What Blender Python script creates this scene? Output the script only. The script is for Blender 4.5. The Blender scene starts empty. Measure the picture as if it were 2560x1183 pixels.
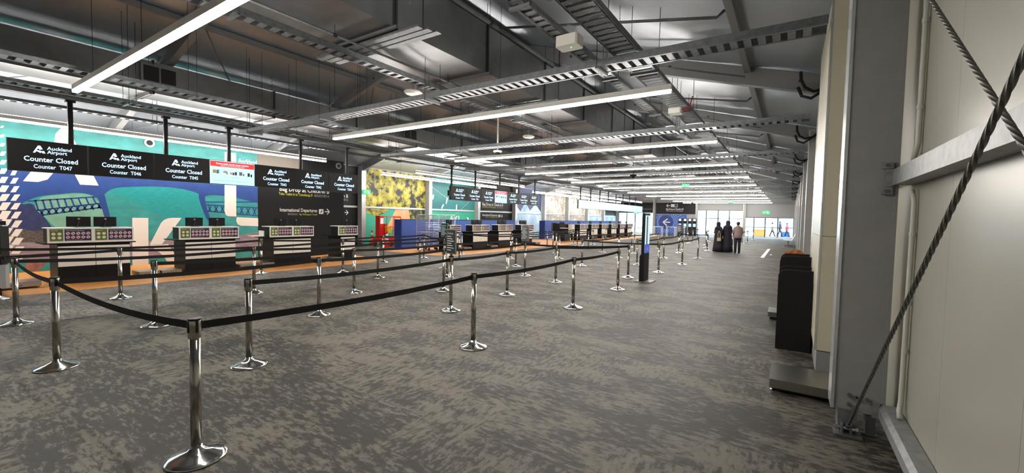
import bpy, bmesh, math, random
from mathutils import Vector, Matrix
random.seed(7)
SC = bpy.context.scene
COL = SC.collection

# ------------------------------------------------------------------ camera
cam_d = bpy.data.cameras.new('camera'); cam = bpy.data.objects.new('camera', cam_d); COL.objects.link(cam)
cam_d.sensor_fit = 'HORIZONTAL'; cam_d.sensor_width = 36.0
cam_d.lens = 36.0 * 1053.0 / 2560.0            # ultra-wide phone lens
cam_d.clip_start = 0.05; cam_d.clip_end = 500
CAM_R = [[0.834508, 0.041475, -0.549432], [0.550647, -0.027334, 0.83429], [0.019584, -0.998766, -0.045649]]
cam.matrix_world = Matrix(((CAM_R[0][0], -CAM_R[0][1], -CAM_R[0][2], 0.0),
                           (CAM_R[1][0], -CAM_R[1][1], -CAM_R[1][2], 0.0),
                           (CAM_R[2][0], -CAM_R[2][1], -CAM_R[2][2], 1.68),
                           (0, 0, 0, 1)))
SC.camera = cam

# ------------------------------------------------------------------ world, exposure
w = bpy.data.worlds.new('sky'); SC.world = w; w.use_nodes = True
bg = w.node_tree.nodes['Background']
bg.inputs[0].default_value = (0.78, 0.88, 1.0, 1); bg.inputs[1].default_value = 12.0
sun_d = bpy.data.lights.new('sun', 'SUN'); sun = bpy.data.objects.new('sun', sun_d); COL.objects.link(sun)
sun_d.energy = 9.0; sun_d.angle = 0.01; sun_d.color = (1.0, 0.96, 0.9)
sun.rotation_euler = (math.radians(-48), 0, math.radians(-28))
SC.view_settings.view_transform = 'Standard'; SC.view_settings.look = 'None'
SC.view_settings.exposure = 0.08; SC.view_settings.gamma = 1.0
SC.view_settings.use_curve_mapping = False
STRIP = 85.0                                    # radiance of the LED diffusers

# ------------------------------------------------------------------ helpers
def lin(c):
    out = []
    for v in c[:3]:
        v = v / 255.0
        out.append(v / 12.92 if v <= 0.04045 else ((v + 0.055) / 1.055) ** 2.4)
    return (out[0], out[1], out[2], 1.0)

MATS = {}
def mat(name, rgb, rough=0.6, metal=0.0, noise=0.0, nscale=8.0, bump=0.0, bscale=None, spec=0.5, stretch=None, rgb2=None):
    m = bpy.data.materials.new(name); m.use_nodes = True; nt = m.node_tree
    b = nt.nodes['Principled BSDF']; c = lin(rgb)
    b.inputs['Base Color'].default_value = c
    b.inputs['Roughness'].default_value = rough; b.inputs['Metallic'].default_value = metal
    b.inputs['Specular IOR Level'].default_value = spec
    if noise or bump:
        tc = nt.nodes.new('ShaderNodeTexCoord'); mp = nt.nodes.new('ShaderNodeMapping')
        nt.links.new(tc.outputs['Object'], mp.inputs['Vector'])
        if stretch: mp.inputs['Scale'].default_value = stretch
        n = nt.nodes.new('ShaderNodeTexNoise'); n.inputs['Scale'].default_value = nscale; n.inputs['Detail'].default_value = 4
        nt.links.new(mp.outputs[0], n.inputs['Vector'])
        if noise:
            r = nt.nodes.new('ShaderNodeValToRGB')
            c2 = lin(rgb2) if rgb2 else tuple(min(1, v * (1 + noise)) for v in c[:3]) + (1,)
            c1 = c if rgb2 else tuple(v * (1 - noise) for v in c[:3]) + (1,)
            r.color_ramp.elements[0].color = c1; r.color_ramp.elements[1].color = c2
            r.color_ramp.elements[0].position = 0.3; r.color_ramp.elements[1].position = 0.7
            nt.links.new(n.outputs['Fac'], r.inputs['Fac']); nt.links.new(r.outputs[0], b.inputs['Base Color'])
        if bump:
            n2 = n
            if bscale:
                n2 = nt.nodes.new('ShaderNodeTexNoise'); n2.inputs['Scale'].default_value = bscale
                nt.links.new(mp.outputs[0], n2.inputs['Vector'])
            bp = nt.nodes.new('ShaderNodeBump'); bp.inputs['Strength'].default_value = bump
            bp.inputs['Distance'].default_value = 0.05
            nt.links.new(n2.outputs['Fac'], bp.inputs['Height']); nt.links.new(bp.outputs[0], b.inputs['Normal'])
    MATS[name] = m; return m

def emit(name, rgb, strength, base=(20, 20, 20)):
    m = mat(name, base, 0.4); b = m.node_tree.nodes['Principled BSDF']
    b.inputs['Emission Color'].default_value = lin(rgb); b.inputs['Emission Strength'].default_value = strength
    return m

def glass(name, tint=(235, 245, 245), fac=0.07):
    m = bpy.data.materials.new(name); m.use_nodes = True; nt = m.node_tree; nt.nodes.clear()
    o = nt.nodes.new('ShaderNodeOutputMaterial'); mx = nt.nodes.new('ShaderNodeMixShader'); mx.inputs[0].default_value = fac
    t = nt.nodes.new('ShaderNodeBsdfTransparent'); t.inputs[0].default_value = lin(tint)
    g = nt.nodes.new('ShaderNodeBsdfGlossy'); g.inputs['Roughness'].default_value = 0.02
    nt.links.new(t.outputs[0], mx.inputs[1]); nt.links.new(g.outputs[0], mx.inputs[2]); nt.links.new(mx.outputs[0], o.inputs[0])
    MATS[name] = m; return m

class MB:
    def __init__(s): s.v = []; s.f = []; s.marks = []
    def mark(s): s.marks.append((len(s.v), len(s.f))); return s
    def add(s, vs, fs):
        n = len(s.v); s.v += [tuple(p) for p in vs]; s.f += [tuple(i + n for i in f) for f in fs]; return s
    def box(s, x0, x1, y0, y1, z0, z1):
        return s.add([(x0,y0,z0),(x1,y0,z0),(x1,y1,z0),(x0,y1,z0),(x0,y0,z1),(x1,y0,z1),(x1,y1,z1),(x0,y1,z1)],
                     [(0,3,2,1),(4,5,6,7),(0,1,5,4),(1,2,6,5),(2,3,7,6),(3,0,4,7)])
    def cbox(s, x0, x1, y0, y1, z0, z1, c=0.01):          # box with chamfered vertical edges
        p = [(x0+c,y0),(x1-c,y0),(x1,y0+c),(x1,y1-c),(x1-c,y1),(x0+c,y1),(x0,y1-c),(x0,y0+c)]
        return s.prism(p, 'z', z0, z1)
    def prism(s, poly, axis, a, b):
        n = len(poly)
        def P(u, v, t): return (u, v, t) if axis == 'z' else ((u, t, v) if axis == 'y' else (t, u, v))
        area = sum(poly[i][0]*poly[(i+1)%n][1]-poly[(i+1)%n][0]*poly[i][1] for i in range(n))
        if area < 0: poly = poly[::-1]
        if axis == 'y': poly = poly[::-1]
        vs = [P(u, v, a) for u, v in poly] + [P(u, v, b) for u, v in poly]
        fs = [tuple(range(n))[::-1], tuple(range(n, 2*n))] + [(i, (i+1) % n, n+(i+1) % n, n+i) for i in range(n)]
        return s.add(vs, fs)
    def frame_of(s, p, q):
        d = (Vector(q)-Vector(p)); L = d.length; d.normalize()
        up = Vector((0,0,1)) if abs(d.z) < 0.95 else Vector((0,1,0))
        r = d.cross(up).normalized(); u = r.cross(d).normalized(); return d, r, u, L
    def bar(s, p, q, wd, ht):
        d, r, u, L = s.frame_of(p, q); p = Vector(p); q = Vector(q); vs = []
        for c in (p, q):
            for a, b in ((-1,-1),(1,-1),(1,1),(-1,1)): vs.append(c + r*(a*wd/2) + u*(b*ht/2))
        return s.add(vs, [(0,1,2,3),(7,6,5,4),(0,4,5,1),(1,5,6,2),(2,6,7,3),(3,7,4,0)])
    def tube(s, pts, rad, n=8, cap=True):
        pts = [Vector(p) for p in pts]; rads = rad if isinstance(rad, (list, tuple)) else [rad]*len(pts)
        vs = []; m = len(pts); u0 = None
        for i, p in enumerate(pts):
            d = (pts[min(i+1, m-1)]-pts[max(i-1, 0)]).normalized()
            if u0 is None:
                up = Vector((0,0,1)) if abs(d.z) < 0.95 else Vector((1,0,0)); r = d.cross(up).normalized()
            else:
                r = (u0 - d*u0.dot(d)).normalized()
            u0 = r; u = d.cross(r)
            for k in range(n):
                a = 2*math.pi*k/n; vs.append(p + r*(math.cos(a)*rads[i]) + u*(math.sin(a)*rads[i]))
        fs = []
        for i in range(m-1):
            for k in range(n): fs.append((i*n+k, i*n+(k+1) % n, (i+1)*n+(k+1) % n, (i+1)*n+k))
        if cap: fs += [tuple(range(n))[::-1], tuple(range((m-1)*n, m*n))]
        return s.add(vs, fs)
    def lathe(s, prof, n=24, c=(0,0,0), sx=1.0, sy=1.0):
        vs = []; m = len(prof)
        for r, z in prof:
            for k in range(n):
                a = 2*math.pi*k/n; vs.append((c[0]+math.cos(a)*r*sx, c[1]+math.sin(a)*r*sy, c[2]+z))
        fs = [(i*n+k, i*n+(k+1) % n, (i+1)*n+(k+1) % n, (i+1)*n+k) for i in range(m-1) for k in range(n)]
        fs += [tuple(range(n))[::-1], tuple(range((m-1)*n, m*n))]
        return s.add(vs, fs)
    def disc(s, c, rad, axis='x', t=0.004, n=20):
        poly = [(math.cos(2*math.pi*k/n)*rad, math.sin(2*math.pi*k/n)*rad) for k in range(n)]
        i = {'x': (1, 2, 0), 'y': (0, 2, 1), 'z': (0, 1, 2)}[axis]
        return s.prism([(u+c[i[0]], v+c[i[1]]) for u, v in poly], axis, c[i[2]]-t/2, c[i[2]]+t/2)
    def mesh(s, name, off=(0,0,0), smooth=False):
        me = bpy.data.meshes.new(name)
        me.from_pydata([(x-off[0], y-off[1], z-off[2]) for x, y, z in s.v], [], s.f); me.update()
        if smooth:
            for p in me.polygons: p.use_smooth = True
        return me
    def build(s, name, m, parent=None, smooth=False, kind=None, local=False):
        off = (0,0,0) if (parent is None or local) else tuple(WLOC.get(parent.name, (0,0,0)))
        me = s.mesh(name, off, smooth); me.materials.append(MATS[m] if isinstance(m, str) else m)
        o = bpy.data.objects.new(name, me); COL.objects.link(o)
        if parent is not None: o.parent = parent; WLOC[o.name] = off
        if kind: o['kind'] = kind
        return o
def build_split(mb, name, m, parent, local=False):      # one object per line of lettering or symbol
    mk = [k for k in mb.marks if k[0] < len(mb.v)]
    if not mk or mk[0] != (0, 0): mk = [(0, 0)]+mk
    mk.append((len(mb.v), len(mb.f)))
    for (v0, f0), (v1, f1) in zip(mk[:-1], mk[1:]):
        if v1 == v0: continue
        q = MB(); q.v = mb.v[v0:v1]; q.f = [tuple(i-v0 for i in f) for f in mb.f[f0:f1]]; q.build(name, m, parent, local=local)
WLOC = {}
def thing(name, label, cat, loc=(0,0,0), group=None, kind=None):
    o = bpy.data.objects.new(name, None); COL.objects.link(o); o.location = loc; WLOC[o.name] = tuple(loc)
    o.empty_display_size = 0.1
    o['label'] = label; o['category'] = cat
    if group: o['group'] = group
    if kind: o['kind'] = kind
    return o
def tag(o, label, cat, group=None, kind=None):
    o['label'] = label; o['category'] = cat
    if group: o['group'] = group
    if kind: o['kind'] = kind
    return o
def struct(name, mb, m, label=None, parent=None):
    o = mb.build(name, m, parent)
    if parent is None:
        o['kind'] = 'structure'
        if label: o['label'] = label
    return o
def dup(root, loc, label, rotz=0.0):
    r = root.copy(); COL.objects.link(r); r.location = loc; r.rotation_euler = (0,0,rotz); r['label'] = label
    WLOC[r.name] = tuple(loc)
    for ch in list(root.children):
        c = ch.copy(); COL.objects.link(c); c.parent = r
        for g in list(ch.children):
            d = g.copy(); COL.objects.link(d); d.parent = c
    return r
def shared(name, me, parent, loc=(0,0,0), rotz=0.0, kind=None):
    o = bpy.data.objects.new(name, me); COL.objects.link(o); o.parent = parent; o.location = loc; o.rotation_euler = (0,0,rotz)
    if kind: o['kind'] = kind
    return o
ORD = ['first','second','third','fourth','fifth','sixth','seventh','eighth','ninth','tenth','eleventh','twelfth','thirteenth','fourteenth','fifteenth']

_tc = {}
def text2d(s, bold=0.0):
    k = (s, bold)
    if k in _tc: return _tc[k]
    cu = bpy.data.curves.new('lettering', 'FONT'); cu.body = s; cu.size = 1.0; cu.offset = bold; cu.resolution_u = 2
    ob = bpy.data.objects.new('lettering', cu); COL.objects.link(ob)
    me = bpy.data.meshes.new_from_object(ob.evaluated_get(bpy.context.evaluated_depsgraph_get()))
    vs = [(v.co.x, v.co.y) for v in me.vertices]; fs = [tuple(p.vertices) for p in me.polygons]
    bpy.data.objects.remove(ob); bpy.data.curves.remove(cu); bpy.data.meshes.remove(me)
    wd = max([v[0] for v in vs] or [0]); _tc[k] = (vs, fs, wd); return _tc[k]
def put_text(mb, s, org, right, up, size, bold=0.0, align='l', width=None):
    mb.mark(); vs, fs, wd = text2d(s, bold); right = Vector(right); up = Vector(up); org = Vector(org)
    sx = size if width is None else width / max(wd, 1e-3)
    dx = 0 if align == 'l' else (-wd*sx/2 if align == 'c' else -wd*sx)
    mb.add([org + right*(x*sx+dx) + up*(y*size) for x, y in vs], fs)
def strokes(mb, segs, org, right, up, wd, lift=(0,0,0)):
    right = Vector(right); up = Vector(up); org = Vector(org)
    for (a, b), (c, d) in segs:
        p = org+right*a+up*b; q = org+right*c+up*d; t = (q-p).normalized(); nrm = right.cross(up); sd = nrm.cross(t).normalized()*(wd/2)
        mb.add([p-sd, q-sd, q+sd, p+sd], [(0,1,2,3)])
def flat(mb, poly, org, right, up):
    right = Vector(right); up = Vector(up); org = Vector(org)
    mb.add([org+right*a+up*b for a, b in poly], [tuple(range(len(poly)))])
YR = (0,1,0); ZU = (0,0,1); XR = (1,0,0)
LOGO = [[(0,0),(0.45,1.0),(0.66,1.0),(0.86,0.56),(0.62,0.44),(0.44,0.62),(0.33,0.36),(0.55,0.36),(0.78,0.26),(0.66,0),(0.42,0.18),(0.25,0.18),(0.2,0)],
        [(0.72,0.24),(0.95,0.34),(1.1,0),(0.82,0)]]

# ------------------------------------------------------------------ materials
mat('white_paint', (238,235,226), 0.4); mat('cream', (214,207,184), 0.38); mat('cream_wall', (170,168,156), 0.33, bump=0.04, nscale=1.2, spec=0.5)
mat('frame_grey', (154,154,151), 0.45, 0.0, noise=0.05); mat('frame_edge', (226,228,230), 0.25, 0.6)
mat('galv', (138,142,145), 0.42, 0.7, noise=0.18, nscale=14); mat('galv_dull', (118,120,122), 0.5, 0.6, noise=0.15, nscale=20)
mat('galv_beam', (150,152,152), 0.5, 0.35, noise=0.16, nscale=18)
mat('roof_metal', (172,180,188), 0.28, 0.55, noise=0.05, nscale=2.0, bump=0.25, bscale=0.9)
mat('duct_metal', (140,141,142), 0.4, 0.75, noise=0.1, nscale=3.0, bump=0.12, bscale=1.5)
mat('rafter_grey', (128,129,130), 0.5, 0.1); mat('steel_dark', (70,72,74), 0.45, 0.6); mat('chrome', (205,205,203), 0.12, 1.0)
mat('pole_steel', (185,180,170), 0.17, 1.0); mat('head_steel', (205,200,190), 0.24, 1.0); mat('black', (14,14,15), 0.5); mat('black_satin', (15,15,17), 0.42, spec=0.25); mat('black_fabric', (15,15,17), 0.85)
mat('black_wall', (27,27,29), 0.5, spec=0.25); mat('taupe', (128,120,110), 0.6); mat('orange_floor', (214,146,72), 0.55, noise=0.06, nscale=30)
mat('blue_panel', (56,92,172), 0.4); mat('blue_dark', (36,58,128), 0.45); mat('rope', (98,96,90), 0.5, 0.5, noise=0.3, nscale=60)
mat('steel_plate', (172,172,168), 0.28, 0.95, noise=0.06, nscale=40, stretch=(1,12,1)); mat('pvc', (206,204,192), 0.35)
mat('vinyl_white', (236,228,218), 0.5); mat('print_white', (240,240,238), 0.5); mat('print_grey', (150,150,150), 0.5); mat('print_lime', (200,205,50), 0.5)
mat('sign_green', (92,110,48), 0.5); mat('sign_navy', (32,32,78), 0.5); mat('icon_pale', (226,220,196), 0.5); mat('icon_pink', (232,196,190), 0.5)
mat('icon_red', (150,40,60), 0.5); mat('red_paint', (205,34,30), 0.35); mat('yellow_box', (225,180,40), 0.45); mat('cone_orange', (225,62,40), 0.5)
mat('rubber', (25,25,25), 0.8); mat('wall_grey', (150,150,150), 0.55); mat('brown_bag', (150,84,40), 0.8, noise=0.35, nscale=10, bump=0.4)
mat('mat_grey', (92,86,78), 0.8, noise=0.12, nscale=40); mat('skin', (190,140,112), 0.6); mat('hair_dark', (40,30,26), 0.6)
mat('knit_taupe', (150,128,124), 0.85, noise=0.1, nscale=40); mat('denim', (30,34,48), 0.8); mat('abaya', (26,20,34), 0.75); mat('abaya2', (38,36,62), 0.75)
mat('bag_tan', (180,160,120), 0.6); mat('cloth_red', (200,60,80), 0.8); mat('cloth_blue', (60,110,190), 0.8); mat('asphalt', (170,172,172), 0.8, noise=0.08)
mat('pale_building', (200,215,220), 0.7); mat('teal_sea', (56,148,146), 0.5, noise=0.2, nscale=2.2, stretch=(1,1,2)); mat('speaker_dark', (40,40,40), 0.7)
mat('deep_blue', (44,74,140), 0.5, noise=0.16, nscale=4); mat('shallow_sea', (118,170,146), 0.5, noise=0.25, nscale=3); mat('arch_teal', (36,150,150), 0.5, noise=0.12, nscale=6, stretch=(1,1,4))
mat('headland', (46,56,98), 0.5, noise=0.25, nscale=9); mat('treeline', (52,54,56), 0.5, noise=0.8, nscale=22, rgb2=(110,100,90)); mat('wharf', (150,134,144), 0.5, noise=0.35, nscale=7, stretch=(1,0.4,5))
mat('rock_red', (150,104,96), 0.5, noise=0.3); mat('bridge_blue', (40,70,136), 0.5); mat('seat_white', (225,228,230), 0.35)
emit('led', (255,248,240), STRIP, (250,250,250)); emit('led_soft', (255,250,244), STRIP*0.7, (250,250,250)); emit('screen_text', (190,226,255), 2.2); emit('screen_red', (235,40,40), 1.3); emit('screen_pale', (176,222,250), 1.5)
emit('screen_white', (245,250,255), 1.8); emit('exit_green', (30,190,110), 1.6); emit('exit_white', (235,255,245), 2.0); emit('screen_blue', (60,90,200), 0.9)
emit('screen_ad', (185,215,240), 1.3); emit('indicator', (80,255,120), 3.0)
glass('glass_pane')
def mural_mat(name, cols, scale, dist, stretch=(1,1,1), detail=6, pos=None):
    m = mat(name, (128,128,128), 0.5); nt = m.node_tree; b = nt.nodes['Principled BSDF']
    tc = nt.nodes.new('ShaderNodeTexCoord'); mp = nt.nodes.new('ShaderNodeMapping'); mp.inputs['Scale'].default_value = stretch
    n = nt.nodes.new('ShaderNodeTexNoise'); n.inputs['Scale'].default_value = scale; n.inputs['Detail'].default_value = detail; n.inputs['Distortion'].default_value = dist
    n.inputs['Roughness'].default_value = 0.65
    r = nt.nodes.new('ShaderNodeValToRGB'); k = len(cols)
    while len(r.color_ramp.elements) < k: r.color_ramp.elements.new(0.5)
    for i, c in enumerate(cols):
        r.color_ramp.elements[i].position = pos[i] if pos else 0.3+0.4*i/(k-1); r.color_ramp.elements[i].color = lin(c)
    nt.links.new(tc.outputs['Object'], mp.inputs[0]); nt.links.new(mp.outputs[0], n.inputs['Vector']); nt.links.new(n.outputs['Fac'], r.inputs[0]); nt.links.new(r.outputs[0], b.inputs['Base Color'])
    return m
mural_mat('mural_foliage', [(30,32,36),(44,46,40),(120,116,42),(172,160,58),(206,190,92)], 1.7, 0.1, detail=12, pos=[0.40,0.455,0.48,0.56,0.70])
mural_mat('mural_foliage_dark', [(36,40,38),(60,64,44),(150,146,70)], 3.2, 0.2, pos=[0.42,0.52,0.62])
mural_mat('mural_rock', [(222,170,140),(226,150,96),(232,190,160)], 0.9, 0.6)
mural_mat('mural_sea', [(34,84,104),(44,120,120),(60,160,136)], 0.25, 0.2, stretch=(1,0.4,1.2))
mural_mat('mural_green', [(48,150,128),(60,170,140)], 0.6, 0.2)
mural_mat('mural_snow', [(110,140,168),(160,186,204),(214,224,232)], 0.5, 1.0)
mural_mat('mural_bush', [(120,116,108),(170,164,150),(214,208,196),(160,140,80)], 1.4, 1.0, pos=[0.35,0.5,0.6,0.75])

def carpet():
    m = bpy.data.materials.new('carpet'); m.use_nodes = True; nt = m.node_tree; b = nt.nodes['Principled BSDF']
    N = nt.nodes.new; L = nt.links.new
    tc = N('ShaderNodeTexCoord')
    def streak(rot, sx, sy, sc, det):
        mp = N('ShaderNodeMapping'); mp.inputs['Rotation'].default_value[2] = rot; mp.inputs['Scale'].default_value = (sx, sy, 1)
        n = N('ShaderNodeTexNoise'); n.inputs['Scale'].default_value = sc; n.inputs['Detail'].default_value = det; n.inputs['Roughness'].default_value = 0.72
        L(tc.outputs['Object'], mp.inputs[0]); L(mp.outputs[0], n.inputs['Vector']); return n.outputs['Fac']
    a = streak(0, 1.0, 2.8, 8.0, 12); c = streak(0, 2.8, 1.0, 8.0, 12)
    br = N('ShaderNodeTexBrick'); br.offset = 0.5; br.inputs['Scale'].default_value = 1.0
    br.inputs['Color1'].default_value = (0,0,0,1); br.inputs['Color2'].default_value = (1,1,1,1); br.inputs['Mortar Size'].default_value = 0.0
    br.inputs['Brick Width'].default_value = 1.0; br.inputs['Row Height'].default_value = 0.5
    L(tc.outputs['Object'], br.inputs['Vector'])
    rr = N('ShaderNodeValToRGB'); rr.color_ramp.elements[0].position = 0.62; rr.color_ramp.elements[1].position = 0.72
    L(br.outputs['Color'], rr.inputs[0])
    mx = N('ShaderNodeMix'); mx.data_type = 'FLOAT'; L(rr.outputs[0], mx.inputs[0]); L(a, mx.inputs[2]); L(c, mx.inputs[3])
    big = streak(0.0, 1.0, 1.6, 1.3, 4)
    ad = N('ShaderNodeMath'); ad.operation = 'MULTIPLY_ADD'; ad.inputs[1].default_value = 0.62; L(big, ad.inputs[0]); L(mx.outputs[0], ad.inputs[2])
    r = N('ShaderNodeValToRGB'); r.color_ramp.elements[0].position = 0.73; r.color_ramp.elements[1].position = 0.95
    r.color_ramp.elements[0].color = lin((42,40,37)); r.color_ramp.elements[1].color = lin((106,100,90))
    e = r.color_ramp.elements.new(0.83); e.color = lin((52,49,45)); e = r.color_ramp.elements.new(0.855); e.color = lin((88,83,74))
    a2 = N('ShaderNodeMath'); a2.operation = 'MULTIPLY_ADD'; a2.inputs[1].default_value = 0.07; L(br.outputs['Color'], a2.inputs[0]); L(ad.outputs[0], a2.inputs[2]); L(a2.outputs[0], r.inputs[0])
    fine = N('ShaderNodeTexNoise'); fine.inputs['Scale'].default_value = 180; L(tc.outputs['Object'], fine.inputs['Vector'])
    mm = N('ShaderNodeMix'); mm.data_type = 'RGBA'; mm.blend_type = 'OVERLAY'; mm.inputs[0].default_value = 0.35
    L(r.outputs[0], mm.inputs[6]); L(fine.outputs['Fac'], mm.inputs[7]); L(mm.outputs[2], b.inputs['Base Color'])
    b.inputs['Roughness'].default_value = 0.6; b.inputs['Specular IOR Level'].default_value = 0.4
    bp = N('ShaderNodeBump'); bp.inputs['Strength'].default_value = 0.3; bp.inputs['Distance'].default_value = 0.004
    L(fine.outputs['Fac'], bp.inputs['Height']); L(bp.outputs[0], b.inputs['Normal'])
    MATS['carpet'] = m
carpet()

# ================================================================== SETTING
Y0, Y1 = -5.7, 54.4           # back wall and far wall
XR_, XL_ = 0.76, -19.34       # inner faces of the long walls
RIDGE = -9.33
FR = [4.36 + 5*k for k in range(-2, 11)]
def zb(x): return 4.0 + 0.285*min(0.34-x, x+19.0)      # underside of the rafters
ZR = 0.36
def up(x):                    # where a hanger from x ends: a duct's underside or the roof
    return 4.61 if -7.1 < x < -5.25 else (4.64 if -14.55 < x < -13.55 else zb(x)+ZR)
#                                             # roof sheet above that
struct('floor', MB().box(-20.2, 1.4, Y0-0.3, Y1+0.3, -0.2, 0.0), 'carpet', 'dark grey patterned carpet floor of the hall')
def strip_poly(xa, xb, ya, yb, r0, r1):
    p = []
    def arc(cx, cy, rx, ry, a0, a1): 
        for k in range(13):
            a = math.radians(a0+(a1-a0)*k/12); p.append((cx+math.cos(a)*rx, cy+math.sin(a)*ry))
    if r0: arc(xb-1.2, ya+r0, 1.2, r0, -90, 0)
    else: p.append((xb, ya))
    arc(xb-2.2, yb-r1, 2.2, r1, 0, 90)
    p.append((xa, yb)); p.append((xa, ya)); return p
for i, (xa, xb, ya, yb, r0, r1) in enumerate(((-16.5,-12.2,Y0,10.75,0,1.3), (-16.4,-11.75,13.0,28.2,1.0,1.6), (-16.4,-11.6,29.3,48.5,1.2,1.6))):
    struct('trim_%d' % (i+1), MB().prism(strip_poly(xa, xb, ya, yb, r0, r1), 'z', 0.0005, 0.006), 'orange_floor', 'orange vinyl floor strip under the check-in counters')

# right long wall: a glossy cream sheet per bay, so the joints stay real
wr = struct('wall_right', MB().box(XR_+0.05, XR_+0.2, Y0-0.3, Y1+0.3, 0, 4.35), 'cream_wall', 'glossy cream panel wall on the right')
for a in FR[:-1]:
    for k in range(5): MB().box(XR_, XR_+0.05, a+k+0.001, a+k+0.999, 0.05, 4.33).build('wall_panel', 'cream_wall', wr)
# left long wall
wl = struct('wall_left', MB().box(XL_-0.2, XL_-0.04, Y0-0.3, Y1+0.3, 0, 4.35), 'wall_grey', 'left long wall with printed mural panels between columns')
struct('wall_back', MB().box(-20.2, 1.4, Y0-0.3, Y0, 0, 7.4), 'wall_grey', 'end wall behind the camera')
# roof
ce = bpy.data.objects.new('ceiling', None); COL.objects.link(ce); ce['kind'] = 'structure'; ce['label'] = 'pitched metal panel roof of the hall'; WLOC['ceiling'] = (0,0,0)
for a in FR[:-1]:
    for s in (0, 1):
        for h in (0, 1):
            xe, xm = (1.1, RIDGE) if s else (-19.76, RIDGE)
            xa = xe+(xm-xe)*h*0.5; xb = xe+(xm-xe)*(h+1)*0.5
            za = 4.0+0.285*((0.34-xa) if s else (xa+19))+ZR; zc = 4.0+0.285*((0.34-xb) if s else (xb+19))+ZR
            m = MB(); m.prism([(xa, za), (xb, zc), (xb, zc+0.06), (xa, za+0.06)], 'y', a+0.004, a+4.996); m.build('roof_panel', 'roof_metal', ce)
# portal frames, one per five metres
for i, a in enumerate(FR[:-1]):
    t = bpy.data.objects.new('portal_frame', None); COL.objects.link(t); t.location = (0.51, a, 0); WLOC[t.name] = (0.51, a, 0); t['kind'] = 'structure'
    t['label'] = 'grey aluminium portal frame with columns and sloping rafters'
    for s in (0, 1):
        x0, x1 = (0.34, 0.68) if s else (-19.34, -19.0)
        m = MB(); m.box(x0+0.02, x1-0.02, a-0.05, a+0.17, 0.17, 4.25); m.build('column', 'frame_grey', t)
        xi = (x0, x0+0.022) if s else (x1-0.022, x1)
        MB().box(xi[0], xi[1], a-0.06, a+0.2, 0.17, 4.25).build('column_flange', 'frame_edge', t)
        xo = (x1-0.022, x1) if s else (x0, x0+0.022)
        MB().box(xo[0], xo[1], a-0.055, a+0.19, 0.17, 4.25).build('column_flange', 'frame_grey', t)
        MB().box(x0+0.03, x1-0.03, a-0.045, a-0.0, 0.0, 0.012).box(x0+0.05, x0+0.11, a-0.04, a+0.1, 0.012, 0.17).box(x1-0.11, x1-0.05, a-0.04, a+0.1, 0.012, 0.17).build('base_shoe', 'galv_dull', t)
        e = 0.5 if s else -19.16
        pts = [(e, zb(0.34)-0.05 if s else zb(-19)-0.05), (RIDGE, zb(RIDGE)), (RIDGE, zb(RIDGE)+0.34), (e, zb(0.34)+0.29 if s else zb(-19)+0.29)]
        MB().prism(pts, 'y', a-0.03, a+0.13).build('rafter', 'rafter_grey', t)
        for q in range(4):
            xx = (0.05-q*2.3) if s else (-18.7+q*2.3); MB().disc((xx, a-0.035, zb(xx)+0.17), 0.03, 'y', 0.03, 8).build('bolt', 'steel_dark', t)
# purlins along the hall
for x in (-17.2, -14.6, -12.2, RIDGE, -5.95, -3.2, -0.8):
    z = zb(x)+ZR-0.06
    struct('purlin', MB().box(x-0.05, x+0.05, Y0, Y1-0.2, z-0.09, z+0.03), 'rafter_grey', 'steel purlin running the length of the roof')
# near-side wall girts, base beam
gb = thing('wall_girt', 'upper galvanised box beam bolted to the near right column', 'beam', (0.7, 2.0, 1.98))
MB().box(0.64, 0.755, Y0, 4.3, 1.98, 2.1).build('beam', 'galv_beam', gb)
for q in ((0.575,1.915,1.965),(0.575,2.11,2.16),(0.60,1.97,2.105)): MB().box(q[0], 0.64, 4.283, 4.3, q[1], q[2]).build('bracket', 'galv_beam', gb)
for z in (1.94, 2.135): MB().disc((0.605, 4.28, z), 0.014, 'y', 0.014, 6).build('bolt', 'galv_dull', gb)
bb = thing('base_beam', 'galvanised base beam along the foot of the right wall', 'beam', (0.7, 2.0, 0.17))
MB().prism([(0.64,0.17),(0.755,0.17),(0.755,0.275),(0.665,0.275),(0.64,0.24)], 'y', Y0, 4.3).build('beam', 'galv_beam', bb)
MB().box(0.60, 0.645, 4.29, 4.3, 0.16, 0.29).build('end_plate', 'galv_beam', bb)
for x, z, q in ((0.57,0.29,0.016),(0.46,0.30,0.018),(0.46,0.225,0.018),(0.505,0.295,0.008)): MB().disc((x, 4.29, z), q, 'y', 0.02, 6).build('bolt', 'galv_dull' if q > 0.01 else 'black', bb)
for k, yy in enumerate([4.6+5*j for j in range(10)]):
    struct('trim_%d' % (10+k), MB().box(0.69, 0.757, yy, yy+4.65, 2.0, 2.09), 'frame_edge', 'wall rail between columns')
    struct('trim_%d' % (30+k), MB().box(XL_-0.035, XL_+0.05, yy, yy+4.65, 2.03, 2.13), 'frame_edge', 'white wall rail on the left wall')
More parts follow.
